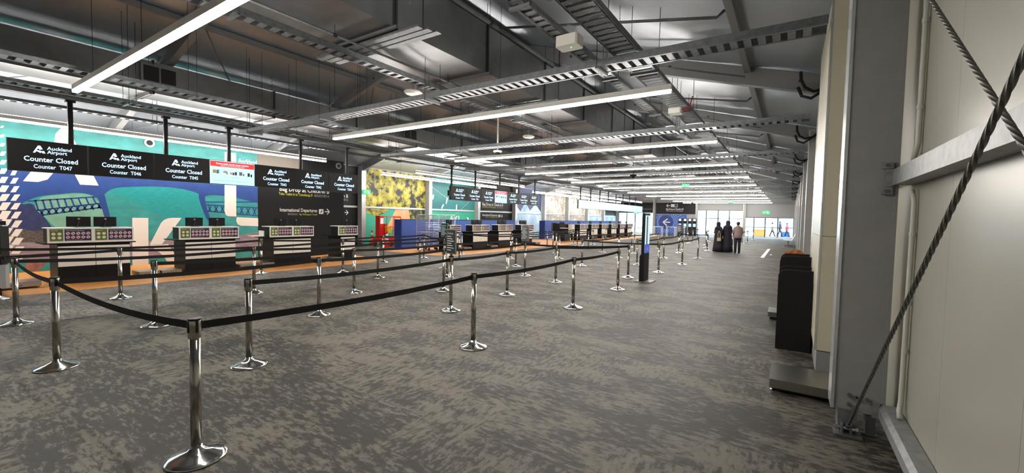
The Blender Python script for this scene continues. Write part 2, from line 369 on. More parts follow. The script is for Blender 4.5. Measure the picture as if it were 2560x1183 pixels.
# anchor block at the column foot
an = thing('anchor_bracket', 'steel anchor clevis on the carpet at the column foot', 'bracket', (0.45, 4.2, 0))
MB().box(0.36, 0.54, 4.17, 4.30, 0.0, 0.012).build('base_plate', 'galv_dull', an)
MB().box(0.39, 0.51, 4.275, 4.30, 0.012, 0.18).build('upright', 'galv', an)
MB().tube([(0.385,4.235,0.05),(0.51,4.235,0.05)], 0.012, 8).tube([(0.375,4.235,0.05),(0.395,4.235,0.05)], 0.024, 6).tube([(0.50,4.235,0.05),(0.515,4.235,0.05)], 0.024, 6).build('pin', 'chrome', an)
for x in (0.41, 0.465): MB().box(x, x+0.012, 4.21, 4.28, 0.012, 0.085).build('lug', 'galv', an)
def rope(label, p, q, r=0.0105):
    t = thing('bracing_rope', label, 'rope', p)
    p = Vector(p); q = Vector(q); m = MB(); d, rr, uu, L = m.frame_of(p, q); n = int(L/0.012); vs = []; K = 12
    for i in range(n+1):
        c = p+d*(L*i/n); tw = i*0.24
        for k in range(K):
            a = 2*math.pi*k/K+tw; ra = r*(1.0 if k % 2 else 0.78); vs.append(c+rr*(math.cos(a)*ra)+uu*(math.sin(a)*ra))
    m.add(vs, [(i*K+k, i*K+(k+1) % K, (i+1)*K+(k+1) % K, (i+1)*K+k) for i in range(n) for k in range(K)])
    m.build('strands', 'rope', t, smooth=False)
    MB().tube([p-d*0.02, p+d*0.07], r*1.5, 8).build('end_fitting', 'galv', t)
rope('dark twisted steel brace rising from the column foot to the right', (0.45, 4.235, 0.06), (0.50, -0.6, 3.85))
rope('lighter twisted steel brace slanting down from the top of the column', (0.53, 4.2, 3.82), (0.53, -0.6, 0.06), 0.0095)
cd = thing('conduit', 'cream plastic conduit pipe running up the wall beside the near column', 'pipe', (0.72, 4.45, 0.275))
MB().tube([(0.715,4.02,0.29),(0.72,4.08,0.33),(0.73,4.1,0.4),(0.735,4.1,1.85),(0.72,4.12,1.93)], 0.016, 10).tube([(0.72,4.12,2.14),(0.735,4.1,2.26),(0.735,4.1,4.2)], 0.016, 10).build('pipe', 'pvc', cd, smooth=True)
for z in (0.75, 1.1, 1.6, 2.5, 3.1): MB().tube([(0.735,4.1,z),(0.735,4.1,z+0.03)], 0.021, 10).build('clip', 'pvc', cd)

# cream service risers by the wall in each bay, with skirting
for k in range(9):
    y = 5.75+5*k; lbl = 'tall cream boxed riser standing right behind the near column' if k == 0 else '%s tall cream boxed riser along the right wall from the camera' % ORD[k]
    t = thing('service_riser', lbl, 'boxing', (0.5, y+0.9, 0), 'cream risers along the right wall')
    y1 = y + (2.0 if k == 0 else 1.2)
    x0 = 0.285 if k == 0 else 0.42
    MB().cbox(x0, 0.755, y, y1, 0.27, 1.535, 0.012).build('lower_panel', 'cream', t)
    MB().cbox(x0, 0.755, y, y1, 1.54, 4.1, 0.012).build('upper_panel', 'cream', t)
    MB().box(x0+0.02, 0.755, y+0.02, y1-0.02, 0, 0.27).build('plinth', 'wall_grey', t)
    MB().box(x0-0.004, x0+0.014, y-0.004, y+0.03, 0.27, 4.1).build('edge_trim', 'frame_edge', t)

# far end wall with windows
m = MB(); m.box(-20.2, -19.0, Y1, Y1+0.2, 0, 5)
def fw(x0, x1, z0, z1): m.box(x0, x1, Y1, Y1+0.2, z0, z1)
fw(-19.0, -14.5, 2.62, 3.95); fw(-14.5, -9.4, 0, 3.95); fw(-9.4, -4.4, 2.98, 3.95); fw(-4.4, 0.4, 2.2, 3.95); fw(0.4, 1.4, 0, 3.95)
m.prism([(-20.2,3.95),(1.4,3.95),(1.4,4.2),(RIDGE,zb(RIDGE)+0.6),(-20.2,4.2)], 'y', Y1, Y1+0.2)
wf = struct('wall_far', m, 'wall_grey', 'grey far gable wall above the glazed doors')
for x in (-14.33, -9.33, -4.33):
    MB().box(x-0.14, x+0.14, Y1-0.25, Y1, 0, zb(x)+0.3).build('column', 'frame_grey', wf); MB().box(x-0.14, x-0.12, Y1-0.26, Y1, 0, zb(x)+0.3).build('column_flange', 'frame_edge', wf)
def window(n, x0, x1, zt, muls, rails, label):
    wd = struct('window_%d' % n, MB().box(x0, x1, Y1+0.06, Y1+0.14, zt-0.06, zt).box(x0, x1, Y1+0.06, Y1+0.14, 0, 0.05), 'steel_dark', label)
    xs = [x0]+muls+[x1]
    for x in xs: MB().box(x-0.05, x+0.05, Y1+0.05, Y1+0.15, 0, zt).build('mullion', 'steel_dark', wd)
    for z in rails: MB().box(x0, x1, Y1+0.05, Y1+0.15, z-0.03, z+0.03).build('rail', 'steel_dark', wd)
    zz = [0.05]+rails+[zt-0.06]
    for a, b in zip(xs[:-1], xs[1:]):
        for c, d in zip(zz[:-1], zz[1:]): MB().box(a+0.03, b-0.03, Y1+0.095, Y1+0.105, c, d).build('pane', 'glass_pane', wd)
window(1, -19.0, -14.5, 2.62, [-17.9,-16.8,-15.7], [], 'bright glazed wall at the far left corner')
window(2, -9.35, -4.45, 2.98, [-8.33,-7.05,-5.88], [2.0], 'bright glazed doors in the middle of the far wall')
window(3, -4.25, 0.35, 2.2, [-3.38,-2.3,-1.11], [1.1], 'low bright glazing at the far right')
# printed panels on the far wall
t = thing('wall_sign', 'black far wall sign with arrow reading Bag Drop at Check-in B', 'sign', (-11.9, Y1-0.02, 2.45))
MB().box(-14.15, -9.5, Y1-0.02, Y1, 2.47, 3.85).build('panel', 'black_wall', t)
m = MB(); put_text(m, 'Bag Drop at Check-in B', (-12.95, Y1-0.024, 2.98), XR, ZU, 0.3, 0.012, width=2.05); put_text(m, 'Tuku Tueke ki te Tomokanga B', (-12.95, Y1-0.024, 2.8), XR, ZU, 0.14, 0, width=2.0)
m.mark(); strokes(m, [((0,0),(0.42,0)),((0,0),(0.2,0.2)),((0,0),(0.2,-0.2))], (-12.9, Y1-0.024, 3.5), XR, ZU, 0.06)
m.mark(); m.box(-12.38,-11.98,Y1-0.026,Y1-0.022,3.32,3.68); build_split(m, 'lettering', 'print_white', t)
m = MB(); put_text(m, 'In', (-12.3, Y1-0.03, 3.38), XR, ZU, 0.3); put_text(m, 'B', (-11.83, Y1-0.03, 3.38), XR, ZU, 0.3); build_split(m, 'icon_letters', 'print_grey', t)
m = MB(); strokes(m, [((0,0),(0.36,0)),((0.36,0),(0.36,0.36)),((0.36,0.36),(0,0.36)),((0,0.36),(0,0))], (-11.94, Y1-0.024, 3.32), XR, ZU, 0.03); m.build('icon_frame', 'print_white', t)
t = thing('wall_graphic', 'blue far wall graphic with a white arrow in a circle', 'graphic', (-12.4, Y1-0.02, 0))
MB().box(-14.15, -10.5, Y1-0.02, Y1, 0.0, 2.4).build('panel', 'blue_panel', t)
MB().disc((-12.9, Y1-0.022, 1.45), 0.85, 'y', 0.004, 40).build('disc', 'blue_dark', t)
m = MB(); strokes(m, [((-0.35,0),(0.5,0)),((-0.35,0),(0.2,0.42)),((-0.35,0),(0.15,-0.45))], (-12.9, Y1-0.027, 1.45), XR, ZU, 0.12); m.build('arrow', 'print_white', t)
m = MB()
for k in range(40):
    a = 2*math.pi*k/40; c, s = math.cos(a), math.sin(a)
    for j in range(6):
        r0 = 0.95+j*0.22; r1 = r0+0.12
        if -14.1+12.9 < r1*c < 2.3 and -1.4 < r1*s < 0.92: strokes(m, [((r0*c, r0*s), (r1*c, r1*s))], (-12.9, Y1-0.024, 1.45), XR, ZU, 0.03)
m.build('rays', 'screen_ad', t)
t = thing('bulkhead_sign', 'black bulkhead panel above the far left glazing', 'sign', (-16.7, Y1-0.02, 2.65))
MB().box(-18.95, -14.5, Y1-0.02, Y1, 2.65, 3.9).build('panel', 'black_wall', t)
m = MB(); put_text(m, 'International Departures', (-16.6, Y1-0.024, 3.0), XR, ZU, 0.2, 0, width=1.9); build_split(m, 'lettering', 'print_grey', t)
# outdoors beyond the glass
struct('ground_outside', MB().box(-60, 45, Y1+0.3, 140, -0.3, -0.02), 'asphalt', 'pale paving outside the glazing')
for i, (x, y, wx, wy, h) in enumerate(((-22,95,26,12,9), (14,105,24,12,7), (-4,120,20,10,5))):
    t = thing('outside_building', ['pale low building outside beyond the far left glazing','pale building outside beyond the far right glazing','pale building far off behind the middle glazed doors'][i], 'building', (x, y, -0.02))
    MB().box(x-wx/2, x+wx/2, y, y+wy, -0.02, h).build('wall', 'pale_building', t); MB().box(x-wx/2-0.4, x+wx/2+0.4, y-0.4, y+wy, h, h+0.5).build('roof', 'wall_grey', t)
    for k in range(6): MB().box(x-wx/2+1+k*wx/6.5, x-wx/2+3+k*wx/6.5, y-0.05, y, 1.2, 3.2).build('window', 'wall_grey', t)

# ================================================================== LEFT WALL MURALS
# free-standing mural wall behind the first counters
XM = -16.5
pw = thing('mural_wall', 'free-standing wall with teal harbour mural and white AKL letters', 'mural', (XM, 3, 0))
MB().box(XM-0.25, XM-0.004, Y0+0.1, 11.47, 0, 3.98).build('backing', 'taupe', pw)
MB().box(XM-0.004, XM, Y0+0.1, 7.87, 0.02, 3.84).build('sea_print', 'teal_sea', pw)
MUR = {
    'blue': [(1.41, 2.64), (3.86, 2.65), (4.98, 2.63), (6.28, 2.61), (7.89, 2.61), (7.88, 2.02), (7.27, 2.15), (6.76, 2.23), (6.33, 2.24), (6.13, 2.14), (6.01, 2.27), (5.6, 2.39), (4.97, 2.43), (4.3, 2.37), (3.9, 2.31), (3.73, 2.18), (3.59, 1.94), (3.48, 2.06), (3.19, 2.14), (2.8, 2.07), (2.44, 2.0), (2.23, 1.88), (2.05, 1.72), (1.38, 1.65)],
    'pier1': [(3.51, 2.08), (3.7, 2.11), (3.71, 1.95), (3.82, 1.4), (3.68, 1.4), (3.61, 1.81)],
    'pier2': [(5.98, 2.29), (6.2, 2.2), (6.18, 1.99), (6.36, 1.36), (6.23, 1.36), (6.04, 1.95)],
    'shallow': [(2.33, 1.73), (2.44, 1.98), (2.8, 2.05), (3.19, 2.12), (3.48, 2.04), (3.61, 1.81), (3.68, 1.4), (3.79, 1.26), (2.78, 1.1), (2.62, 1.26), (2.5, 1.47), (2.37, 1.6)],
    'arch': [(3.73, 2.18), (3.9, 2.3), (4.3, 2.36), (4.97, 2.42), (5.6, 2.37), (6.01, 2.25), (6.18, 1.86), (6.26, 1.36), (5.69, 1.31), (5.16, 1.41), (4.57, 1.75), (4.11, 2.09)],
    'head': [(1.38, 1.65), (2.09, 1.75), (2.31, 1.82), (2.37, 1.6), (2.48, 1.47), (2.55, 1.35), (2.64, 1.15), (2.69, 0.92), (2.13, 0.85), (1.37, 0.97)],
    'trees': [(1.37, 0.99), (2.11, 1.14), (2.28, 1.07), (2.55, 1.1), (2.67, 0.92), (2.69, 0.76), (2.13, 0.79), (1.36, 0.84)],
    'wharf1': [(1.37, 0.86), (2.69, 0.8), (4.29, 0.73), (4.28, 0.29), (2.77, 0.28), (1.35, 0.34)],
    'wharf2': [(4.66, 0.74), (5.58, 0.73), (6.74, 0.75), (7.89, 0.95), (7.88, 0.38), (6.74, 0.3), (5.36, 0.27), (4.65, 0.27)],
    'rock': [(2.12, 0.28), (2.37, 0.31), (2.54, 0.24), (2.4, 0.08), (2.29, -0.1), (2.18, 0.01)],
    'K_stem': [(4.29, 1.44), (4.67, 1.44), (4.65, -0.07), (4.27, -0.03)],
    'K_arm': [(4.69, 0.61), (4.98, 1.28), (5.06, 1.38), (5.16, 1.43), (5.28, 1.45), (5.52, 1.45), (5.08, 0.75), (4.99, 0.61)],
    'K_leg': [(4.69, 0.6), (4.99, 0.6), (5.15, 0.61), (5.36, 0.22), (5.68, -0.17), (5.19, -0.13), (5.04, 0.24)],
    'L_stem': [(6.79, 3.75), (7.15, 3.76), (7.14, 1.51), (6.88, 1.52), (6.8, 1.57), (6.77, 1.7)],
    'L_foot': [(7.15, 1.49), (7.91, 1.46), (7.9, 1.16), (7.29, 1.18), (7.18, 1.24), (7.14, 1.35)],
    'A_right': [(2.84, 3.82), (2.95, 3.88), (3.05, 3.67), (3.29, 3.1), (3.57, 2.35), (3.19, 2.35), (2.9, 3.16), (2.8, 3.41)],
    'A_left': [(2.72, 3.42), (2.75, 3.67), (2.84, 3.82), (2.95, 3.88), (3.0, 3.55), (2.82, 3.04), (2.68, 2.61), (2.58, 2.44), (2.41, 2.36), (2.15, 2.36)],
}
DASH = [ [(1.82, 3.71), (1.87, 3.72), (1.85, 3.66), (1.8, 3.65)], [(1.81, 3.49), (1.88, 3.5), (1.85, 3.43), (1.79, 3.41)], [(1.81, 3.28), (1.88, 3.29), (1.85, 3.2), (1.78, 3.19)], [(1.81, 3.07), (1.89, 3.08), (1.85, 2.97), (1.77, 2.96)], [(1.81, 2.86), (1.9, 2.87), (1.85, 2.75), (1.76, 2.74)], [(1.8, 2.65), (1.91, 2.66), (1.85, 2.52), (1.75, 2.51)], [(1.8, 2.44), (1.91, 2.45), (1.85, 2.29), (1.74, 2.28)], [(1.8, 2.23), (1.92, 2.23), (1.85, 2.06), (1.73, 2.06)], [(1.8, 2.01), (1.93, 2.02), (1.85, 1.84), (1.72, 1.83)], [(1.8, 1.8), (1.94, 1.81), (1.85, 1.61), (1.72, 1.6)], [(1.79, 1.59), (1.94, 1.59), (1.85, 1.38), (1.71, 1.38)], [(1.79, 1.38), (1.95, 1.38), (1.85, 1.15), (1.7, 1.15)], [(1.79, 1.16), (1.96, 1.16), (1.85, 0.92), (1.69, 0.92)], [(1.79, 0.95), (1.97, 0.94), (1.85, 0.69), (1.68, 0.7)], [(1.78, 0.73), (1.97, 0.73), (1.85, 0.46), (1.67, 0.47)], [(1.99, 2.64), (2.07, 2.65), (2.02, 2.5), (1.94, 2.49)], [(1.99, 2.43), (2.08, 2.44), (2.02, 2.29), (1.93, 2.28)], [(2.0, 2.22), (2.09, 2.23), (2.02, 2.07), (1.93, 2.06)], [(2.0, 2.01), (2.1, 2.02), (2.02, 1.85), (1.93, 1.85)], [(2.0, 1.79), (2.1, 1.8), (2.03, 1.63), (1.92, 1.63)], [(2.0, 1.57), (2.11, 1.58), (2.03, 1.4), (1.92, 1.4)], [(2.0, 1.35), (2.12, 1.35), (2.03, 1.17), (1.92, 1.17)], [(2.0, 1.13), (2.12, 1.13), (2.03, 0.94), (1.91, 0.95)], [(2.0, 0.91), (2.13, 0.9), (2.04, 0.72), (1.91, 0.72)], [(2.0, 0.68), (2.14, 0.68), (2.04, 0.49), (1.9, 0.5)], [(2.0, 0.46), (2.15, 0.45), (2.04, 0.26), (1.9, 0.27)] ]
BRIDGE =  [((2.29, 1.6), (3.61, 1.85)), ((2.37, 1.47), (3.64, 1.74)), ((2.22, 1.85), (3.59, 2.04)), ((6.18, 1.9), (7.89, 1.84)), ((6.22, 1.69), (7.89, 1.55)), ((6.18, 1.99), (7.9, 2.06)), ((2.43, 1.62), (2.49, 1.48)), ((2.49, 1.63), (2.43, 1.49)), ((2.56, 1.64), (2.62, 1.51)), ((2.62, 1.66), (2.56, 1.52)), ((2.69, 1.67), (2.75, 1.53)), ((2.76, 1.68), (2.69, 1.54)), ((2.82, 1.7), (2.89, 1.56)), ((2.89, 1.71), (2.82, 1.57)), ((2.96, 1.72), (3.03, 1.58)), ((3.03, 1.74), (2.96, 1.59)), ((3.1, 1.75), (3.17, 1.61)), ((3.17, 1.77), (3.1, 1.62)), ((3.24, 1.78), (3.31, 1.64)), ((3.32, 1.79), (3.24, 1.65)), ((3.39, 1.81), (3.46, 1.66)), ((3.46, 1.82), (3.39, 1.67)), ((3.54, 1.84), (3.61, 1.69)), ((3.61, 1.85), (3.54, 1.7)), ((2.35, 1.89), (2.4, 1.61)), ((2.48, 1.9), (2.53, 1.63)), ((2.61, 1.92), (2.66, 1.66)), ((2.74, 1.94), (2.79, 1.69)), ((2.88, 1.95), (2.93, 1.71)), ((3.01, 1.97), (3.07, 1.74)), ((3.15, 1.98), (3.21, 1.77)), ((3.3, 2.0), (3.36, 1.8)), ((3.44, 2.02), (3.51, 1.83)), ((6.27, 1.89), (6.36, 1.67)), ((6.37, 1.88), (6.27, 1.67)), ((6.46, 1.88), (6.56, 1.66)), ((6.56, 1.87), (6.46, 1.66)), ((6.66, 1.88), (6.75, 1.65)), ((6.75, 1.86), (6.65, 1.65)), ((6.85, 1.87), (6.95, 1.63)), ((6.96, 1.86), (6.85, 1.63)), ((7.06, 1.86), (7.16, 1.62)), ((7.16, 1.85), (7.06, 1.62)), ((7.27, 1.85), (7.37, 1.6)), ((7.37, 1.84), (7.26, 1.6)), ((7.48, 1.84), (7.59, 1.59)), ((7.59, 1.83), (7.48, 1.59)), ((7.7, 1.84), (7.81, 1.57)), ((7.81, 1.83), (7.7, 1.57))]
def smooth_poly(poly, fixed, n=2):          # rounds the print outlines, keeping the panel edges
    for _ in range(n):
        out = []
        for i, b in enumerate(poly):
            a, c = poly[i-1], poly[(i+1) % len(poly)]
            if fixed(b): out.append(b)
            else: out += [(b[0]*0.75+a[0]*0.25, b[1]*0.75+a[1]*0.25), (b[0]*0.75+c[0]*0.25, b[1]*0.75+c[1]*0.25)]
        poly = out
    return poly
for nm in ('blue','head','trees','wharf1'): MUR[nm] = [(-5.5 if y < 1.5 else y, z) for y, z in MUR[nm]]
for nm in ('blue','arch','shallow','head','trees','rock','pier1','pier2'): MUR[nm] = smooth_poly(MUR[nm], lambda q: q[0] > 7.8 or q[0] < 1.0)
def mural_poly(name, poly, m, lift): MB().prism(poly, 'x', XM, XM+lift).build(name, m, pw)
for nm, m, l in (('blue','deep_blue',0.001),('arch','arch_teal',0.0015),('shallow','shallow_sea',0.002),('pier1','bridge_blue',0.003),('pier2','bridge_blue',0.003),('head','headland',0.004),
                 ('trees','treeline',0.005),('wharf1','wharf',0.0045),('wharf2','wharf',0.0045),('rock','rock_red',0.006)):
    mural_poly(nm.rstrip('12')+'_print', MUR[nm], m, l)
m = MB()
for p, q in BRIDGE: strokes(m, [(p, q)], (XM+0.0035, 0, 0), YR, ZU, 0.035)
m.build('bridge_print', 'bridge_blue', pw)
for nm in ('K_stem','K_arm','K_leg','L_stem','L_foot','A_right','A_left'): mural_poly('letter_'+nm.split('_')[1], MUR[nm], 'vinyl_white', 0.008 if nm != 'A_right' else 0.010)
for d in DASH: mural_poly('dash_print', d, 'vinyl_white', 0.008)
m = MB(); put_text(m, 'Auckland', (XM+0.01, 7.22, 3.42), YR, ZU, 0.24, 0.012, width=0.62); 
m.mark()
for pl in LOGO: flat(m, [(a*0.2, b*0.24) for a, b in pl], (XM+0.01, 6.88, 3.4), YR, ZU)
build_split(m, 'lettering', 'print_white', pw)
# black wayfinding panel at its end
bp = thing('wayfinding_panel', 'black wall panel reading Bag Drop at Check-in B and International Departures', 'sign', (XM, 9.6, 0))
MB().box(XM, XM+0.012, 7.88, 11.47, 0.0, 3.3).box(XM, XM+0.012, 9.6, 11.47, 3.3, 3.97).build('panel', 'black_wall', bp)
def way_text(parent, X, y0, sc, full=True):
    f = X+0.016; m = MB()
    put_text(m, 'Bag Drop at Check-in B', (f, y0, 2.53), YR, ZU, 0.24*sc, 0.014, width=2.11*sc)
    put_text(m, 'International Departures', (f, y0+0.01*sc, 1.73), YR, ZU, 0.2*sc, 0.008, width=1.55*sc)
    m.mark(); m.box(f-0.002, f+0.001, y0+1.64*sc, y0+1.84*sc, 1.66, 1.86)
    m.mark(); strokes(m, [((0,0),(0.22,0)),((0.22,0),(0.1,0.12)),((0.22,0),(0.1,-0.12))], (f, y0+1.9*sc, 1.76), YR, ZU, 0.035)
    build_split(m, 'lettering', 'print_white', parent)
    m = MB(); put_text(m, 'Tuku Tueke ki te Tomokanga B', (f, y0-0.02*sc, 2.37), YR, ZU, 0.15*sc, 0.003, width=1.37*sc); put_text(m, 'Nga Wahanga ki Tawahi', (f, y0+0.78*sc, 1.6), YR, ZU, 0.1*sc, 0, width=0.78*sc); build_split(m, 'maori_lettering', 'print_lime', parent)
    m = MB(); put_text(m, '值机B区办理托运', (f, y0+1.42*sc, 2.37), YR, ZU, 0.12*sc, 0, width=0.69*sc); put_text(m, '国际航班出发', (f, y0+0.32*sc, 1.6), YR, ZU, 0.09*sc, 0, width=0.4*sc); build_split(m, 'chinese_lettering', 'print_grey', parent)
    m = MB(); o = (f+0.004, y0+1.66*sc, 1.68)
    flat(m, [(0.02,0.05),(0.05,0.03),(0.15,0.1),(0.14,0.13)], o, YR, ZU); flat(m, [(0.06,0.1),(0.09,0.08),(0.1,0.12),(0.07,0.15)], o, YR, ZU); strokes(m, [((0.03,0.015),(0.14,0.015))], o, YR, ZU, 0.012)
    m.build('plane_icon', 'black', parent)
way_text(bp, XM+0.012, 8.65, 1.0)
def speaker(x, y, z, label, rim='white_paint', r=0.13):
    t = thing('wall_speaker', label, 'speaker', (x, y, z))
    m = MB(); n = 24; m.add([(x+0.03, y+math.cos(2*math.pi*k/n)*q, z+math.sin(2*math.pi*k/n)*q) for q in (r, r*0.62) for k in range(n)]+[(x, y+math.cos(2*math.pi*k/n)*r, z+math.sin(2*math.pi*k/n)*r) for k in range(n)],
          [(k, (k+1) % n, n+(k+1) % n, n+k) for k in range(n)]+[(2*n+k, 2*n+(k+1) % n, (k+1) % n, k) for k in range(n)]); m.build('rim', rim, t)
    MB().disc((x+0.012, y, z), r*0.66, 'x', 0.02, 20).build('grille', 'speaker_dark', t)
speaker(XM+0.002, 4.73, 3.74, 'round white speaker on the teal mural above the second screen')
speaker(XM+0.012, 11.2, 3.76, 'round speaker at the top corner of the black panel', 'print_grey')
# hall wall bays: printed panels between the columns
def bay(k, y, upper, lower, label):
    t = thing('bay_mural', label, 'mural', (XL_, y+2.5, 0))
    a, b = y+0.2, y+4.93
    MB().box(XL_-0.04, XL_, a, b, 2.13, 4.2).build('upper_print', upper, t); MB().box(XL_-0.04, XL_, a, b, 0.03, 2.03).build('lower_print', lower, t); return t
bay(0, 4.36, 'black_wall', 'black_wall', 'black hall wall bay hidden behind the mural wall')
b1 = bay(1, 9.36, 'black_wall', 'black_wall', 'black hall wall bay with a cropped Check-in B sign beside the mural wall'); way_text(b1, XL_, 11.55, 1.02)
b2 = bay(2, 14.36, 'mural_foliage', 'mural_green', 'yellow flowering tree mural behind the red lift')
MB().prism([(16.3,1.0),(17.0,0.75),(17.7,0.6),(18.5,0.5),(18.4,1.2),(17.9,2.02),(16.9,2.02),(16.6,1.5)], 'x', XL_, XL_+0.002).build('rock_print', 'mural_rock', b2)
MB().prism([(17.9,2.02),(18.1,1.2),(18.5,0.9),(19.25,0.8),(19.25,2.02)], 'x', XL_, XL_+0.003).build('leaf_print', 'mural_foliage_dark', b2)
MB().prism([(14.6,2.02),(14.9,1.75),(15.5,1.6),(16.1,1.75),(16.4,2.02)], 'x', XL_, XL_+0.003).build('leaf_print', 'mural_foliage', b2)
b3 = bay(3, 19.36, 'mural_sea', 'mural_green', 'blue green sea mural with small white boats')
for y, z, l, a in ((20.0,2.9,0.34,1.4),(21.3,2.72,0.45,1.3),(20.9,2.32,0.35,1.0),(22.3,2.3,0.4,1.5),(23.6,1.45,0.45,2.2)):
    c, s = math.cos(a), math.sin(a); P = [(-l/2,-0.05),(l/3,-0.06),(l/2,0),(l/3,0.06),(-l/2,0.05)]
    MB().prism([(y+u*c-v*s, z+u*s+v*c) for u, v in P], 'x', XL_, XL_+0.004).build('boat_print', 'vinyl_white', b3)
m = MB(); put_text(m, 'AKL', (XL_+0.004, 21.6, 1.35), YR, ZU, 0.5, 0.02, width=1.2); build_split(m, 'lettering', 'vinyl_white', b3)
m = MB(); strokes(m, [((21.9,1.6),(23.7,2.75)),((19.7,3.6),(21.3,2.9))], (XL_+0.003, 0, 0), YR, ZU, 0.03); m.build('line_print', 'print_grey', b3)
b4 = bay(4, 24.36, 'black_wall', 'black_wall', 'black wall bay with lettering behind the second counter row'); way_text(b4, XL_, 25.2, 1.3)
b5 = bay(5, 29.36, 'mural_snow', 'mural_snow', 'pale blue snowy mountain mural')
MB().prism([(29.6,2.9),(30.6,2.2),(31.4,3.0),(32.2,2.3),(33.1,2.9),(34.2,2.2),(34.2,4.2),(29.6,4.2)], 'x', XL_, XL_+0.002).build('peak_print', 'headland', b5)
for k, y in enumerate((34.36, 39.36, 44.36, 49.36)):
    bay(6+k, y, 'mural_bush' if k < 3 else 'black_wall', 'mural_bush' if k < 2 else 'mural_snow', ['pale bushland mural right of the snowy mountain','second pale bushland mural bay from the mountain','third pale bushland mural bay from the mountain','last wall bay before the far left corner'][k])

# ================================================================== LIGHTS (each lamp lights the hall itself)
def strip(label, p, q, group, wires):
    t = thing('strip_light', label, 'light', ((p[0]+q[0])/2, (p[1]+q[1])/2, p[2]), group)
    al = 'x' if abs(p[0]-q[0]) > abs(p[1]-q[1]) else 'y'; z = p[2]
    if al == 'x':
        MB().prism([(p[1]-0.04,z+0.012),(p[1]+0.04,z+0.012),(p[1]+0.04,z+0.10),(p[1]-0.04,z+0.10)], 'x', min(p[0],q[0]), max(p[0],q[0])).build('housing', 'white_paint', t)
        MB().prism([(p[1]-0.034,z-0.03),(p[1]+0.034,z-0.03),(p[1]+0.04,z+0.012),(p[1]-0.04,z+0.012)], 'x', min(p[0],q[0])+0.01, max(p[0],q[0])-0.01).build('diffuser', 'led', t)
    else:
        MB().box(p[0]-0.04, p[0]+0.04, p[1], q[1], z+0.012, z+0.10).build('housing', 'white_paint', t)
        MB().box(p[0]-0.04, p[0]+0.04, p[1]+0.01, q[1]-0.01, z-0.03, z+0.012).build('diffuser', 'led', t)
        MB().box(p[0]-0.03, p[0]+0.03, p[1]+0.01, q[1]-0.01, z+0.10, z+0.106).build('uplight', 'led_soft', t)
    for k in range(wires):
        f = (k+0.5)/wires; x = p[0]+(q[0]-p[0])*f; y = p[1]+(q[1]-p[1])*f
        MB().tube([(x,y,z+0.1),(x,y,up(x))], 0.004, 5).build('suspension_wire', 'steel_dark', t)
for k in range(0, 11):
    y = 2.0+5*k
    lb = ('nearest long strip light slanting across the top left' if k == 0 else '%s long crosswise strip light counting from the camera' % ORD[k])
    strip(lb, (-10.5, y, 3.73), (-1.65, y, 3.73), 'long strip lights across the hall', 4)
strip('strip light running above the AKL mural and first screens', (-15.3, Y0+1.5, 3.73), (-15.3, 9.85, 3.73), 'strip lights along the left wall', 4)
strip('strip light tucked behind the top of the AKL mural wall', (-17.42, Y0+1.5, 3.73), (-17.42, 9.85, 3.73), 'strip lights along the left wall', 4)
for i, (x, a, b, l) in enumerate(((-15.1,14.45,24.3,'upper strip light above the second counter row'),(-17.42,14.3,24.3,'lower strip light close to the wall beside the yellow mural'),
                         (-14.95,28.7,50.8,'long far strip light above the third counter row'),(-17.5,29.5,50.7,'far strip light close to the left wall'))):
    strip(l, (x, a, 3.73), (x, b, 3.73), 'strip lights along the left wall', 4)

# ================================================================== CEILING SERVICES
def duct(label, x0, x1, y0, y1, z0, z1, step):
    t = thing('air_duct', label, 'duct', ((x0+x1)/2, y0, z0), 'rectangular galvanised air ducts')
    y = y0
    while y < y1-0.05:
        e = min(y+step, y1); MB().box(x0, x1, y+0.012, e-0.012, z0, z1).build('duct_section', 'duct_metal', t)
        m = MB(); c = 0.03
        m.box(x0-c, x1+c, e-0.02, e+0.02, z0-c, z0+0.003).box(x0-c, x0+0.003, e-0.02, e+0.02, z0-c, z1+c).box(x1-0.003, x1+c, e-0.02, e+0.02, z0-c, z1+c).box(x0-c, x1+c, e-0.02, e+0.02, z1-0.003, z1+c)
        m.build('flange', 'steel_dark', t)
        for xx in (x0-0.06, x1+0.06): MB().tube([(xx, e-0.1, z0-0.06), (xx, e-0.1, zb(xx)+ZR)], 0.005, 5).build('hanger_rod', 'steel_dark', t)
        MB().box(x0-0.15, x1+0.15, e-0.12, e-0.08, z0-0.07, z0-0.03).build('hanger_strut', 'galv_dull', t)
        y = e
    return t
duct('large rectangular duct hanging just right of the roof ridge', -7.05, -5.3, -5.0, 44.0, 4.62, 5.55, 2.4)
d2 = duct('long rectangular duct with side grille above the left screens', -14.5, -13.6, -5.0, 46.0, 4.65, 5.43, 3.0)
def grille(y):
    MB().box(-13.6, -13.52, y-0.38, y+0.38, 4.86, 5.34).build('grille_box', 'duct_metal', d2)
    MB().box(-13.52, -13.515, y-0.33, y-0.02, 4.92, 5.29).box(-13.52, -13.515, y+0.02, y+0.33, 4.92, 5.29).build('grille_opening', 'black', d2)
    MB().prism([(-13.6,4.86),(-13.35,4.76),(-13.35,4.78),(-13.6,4.89)], 'y', y-0.5, y+0.4).build('grille_hood', 'duct_metal', d2)
for y in (4.12, 12.6, 21.0, 29.5): grille(y)
me_rung = {}
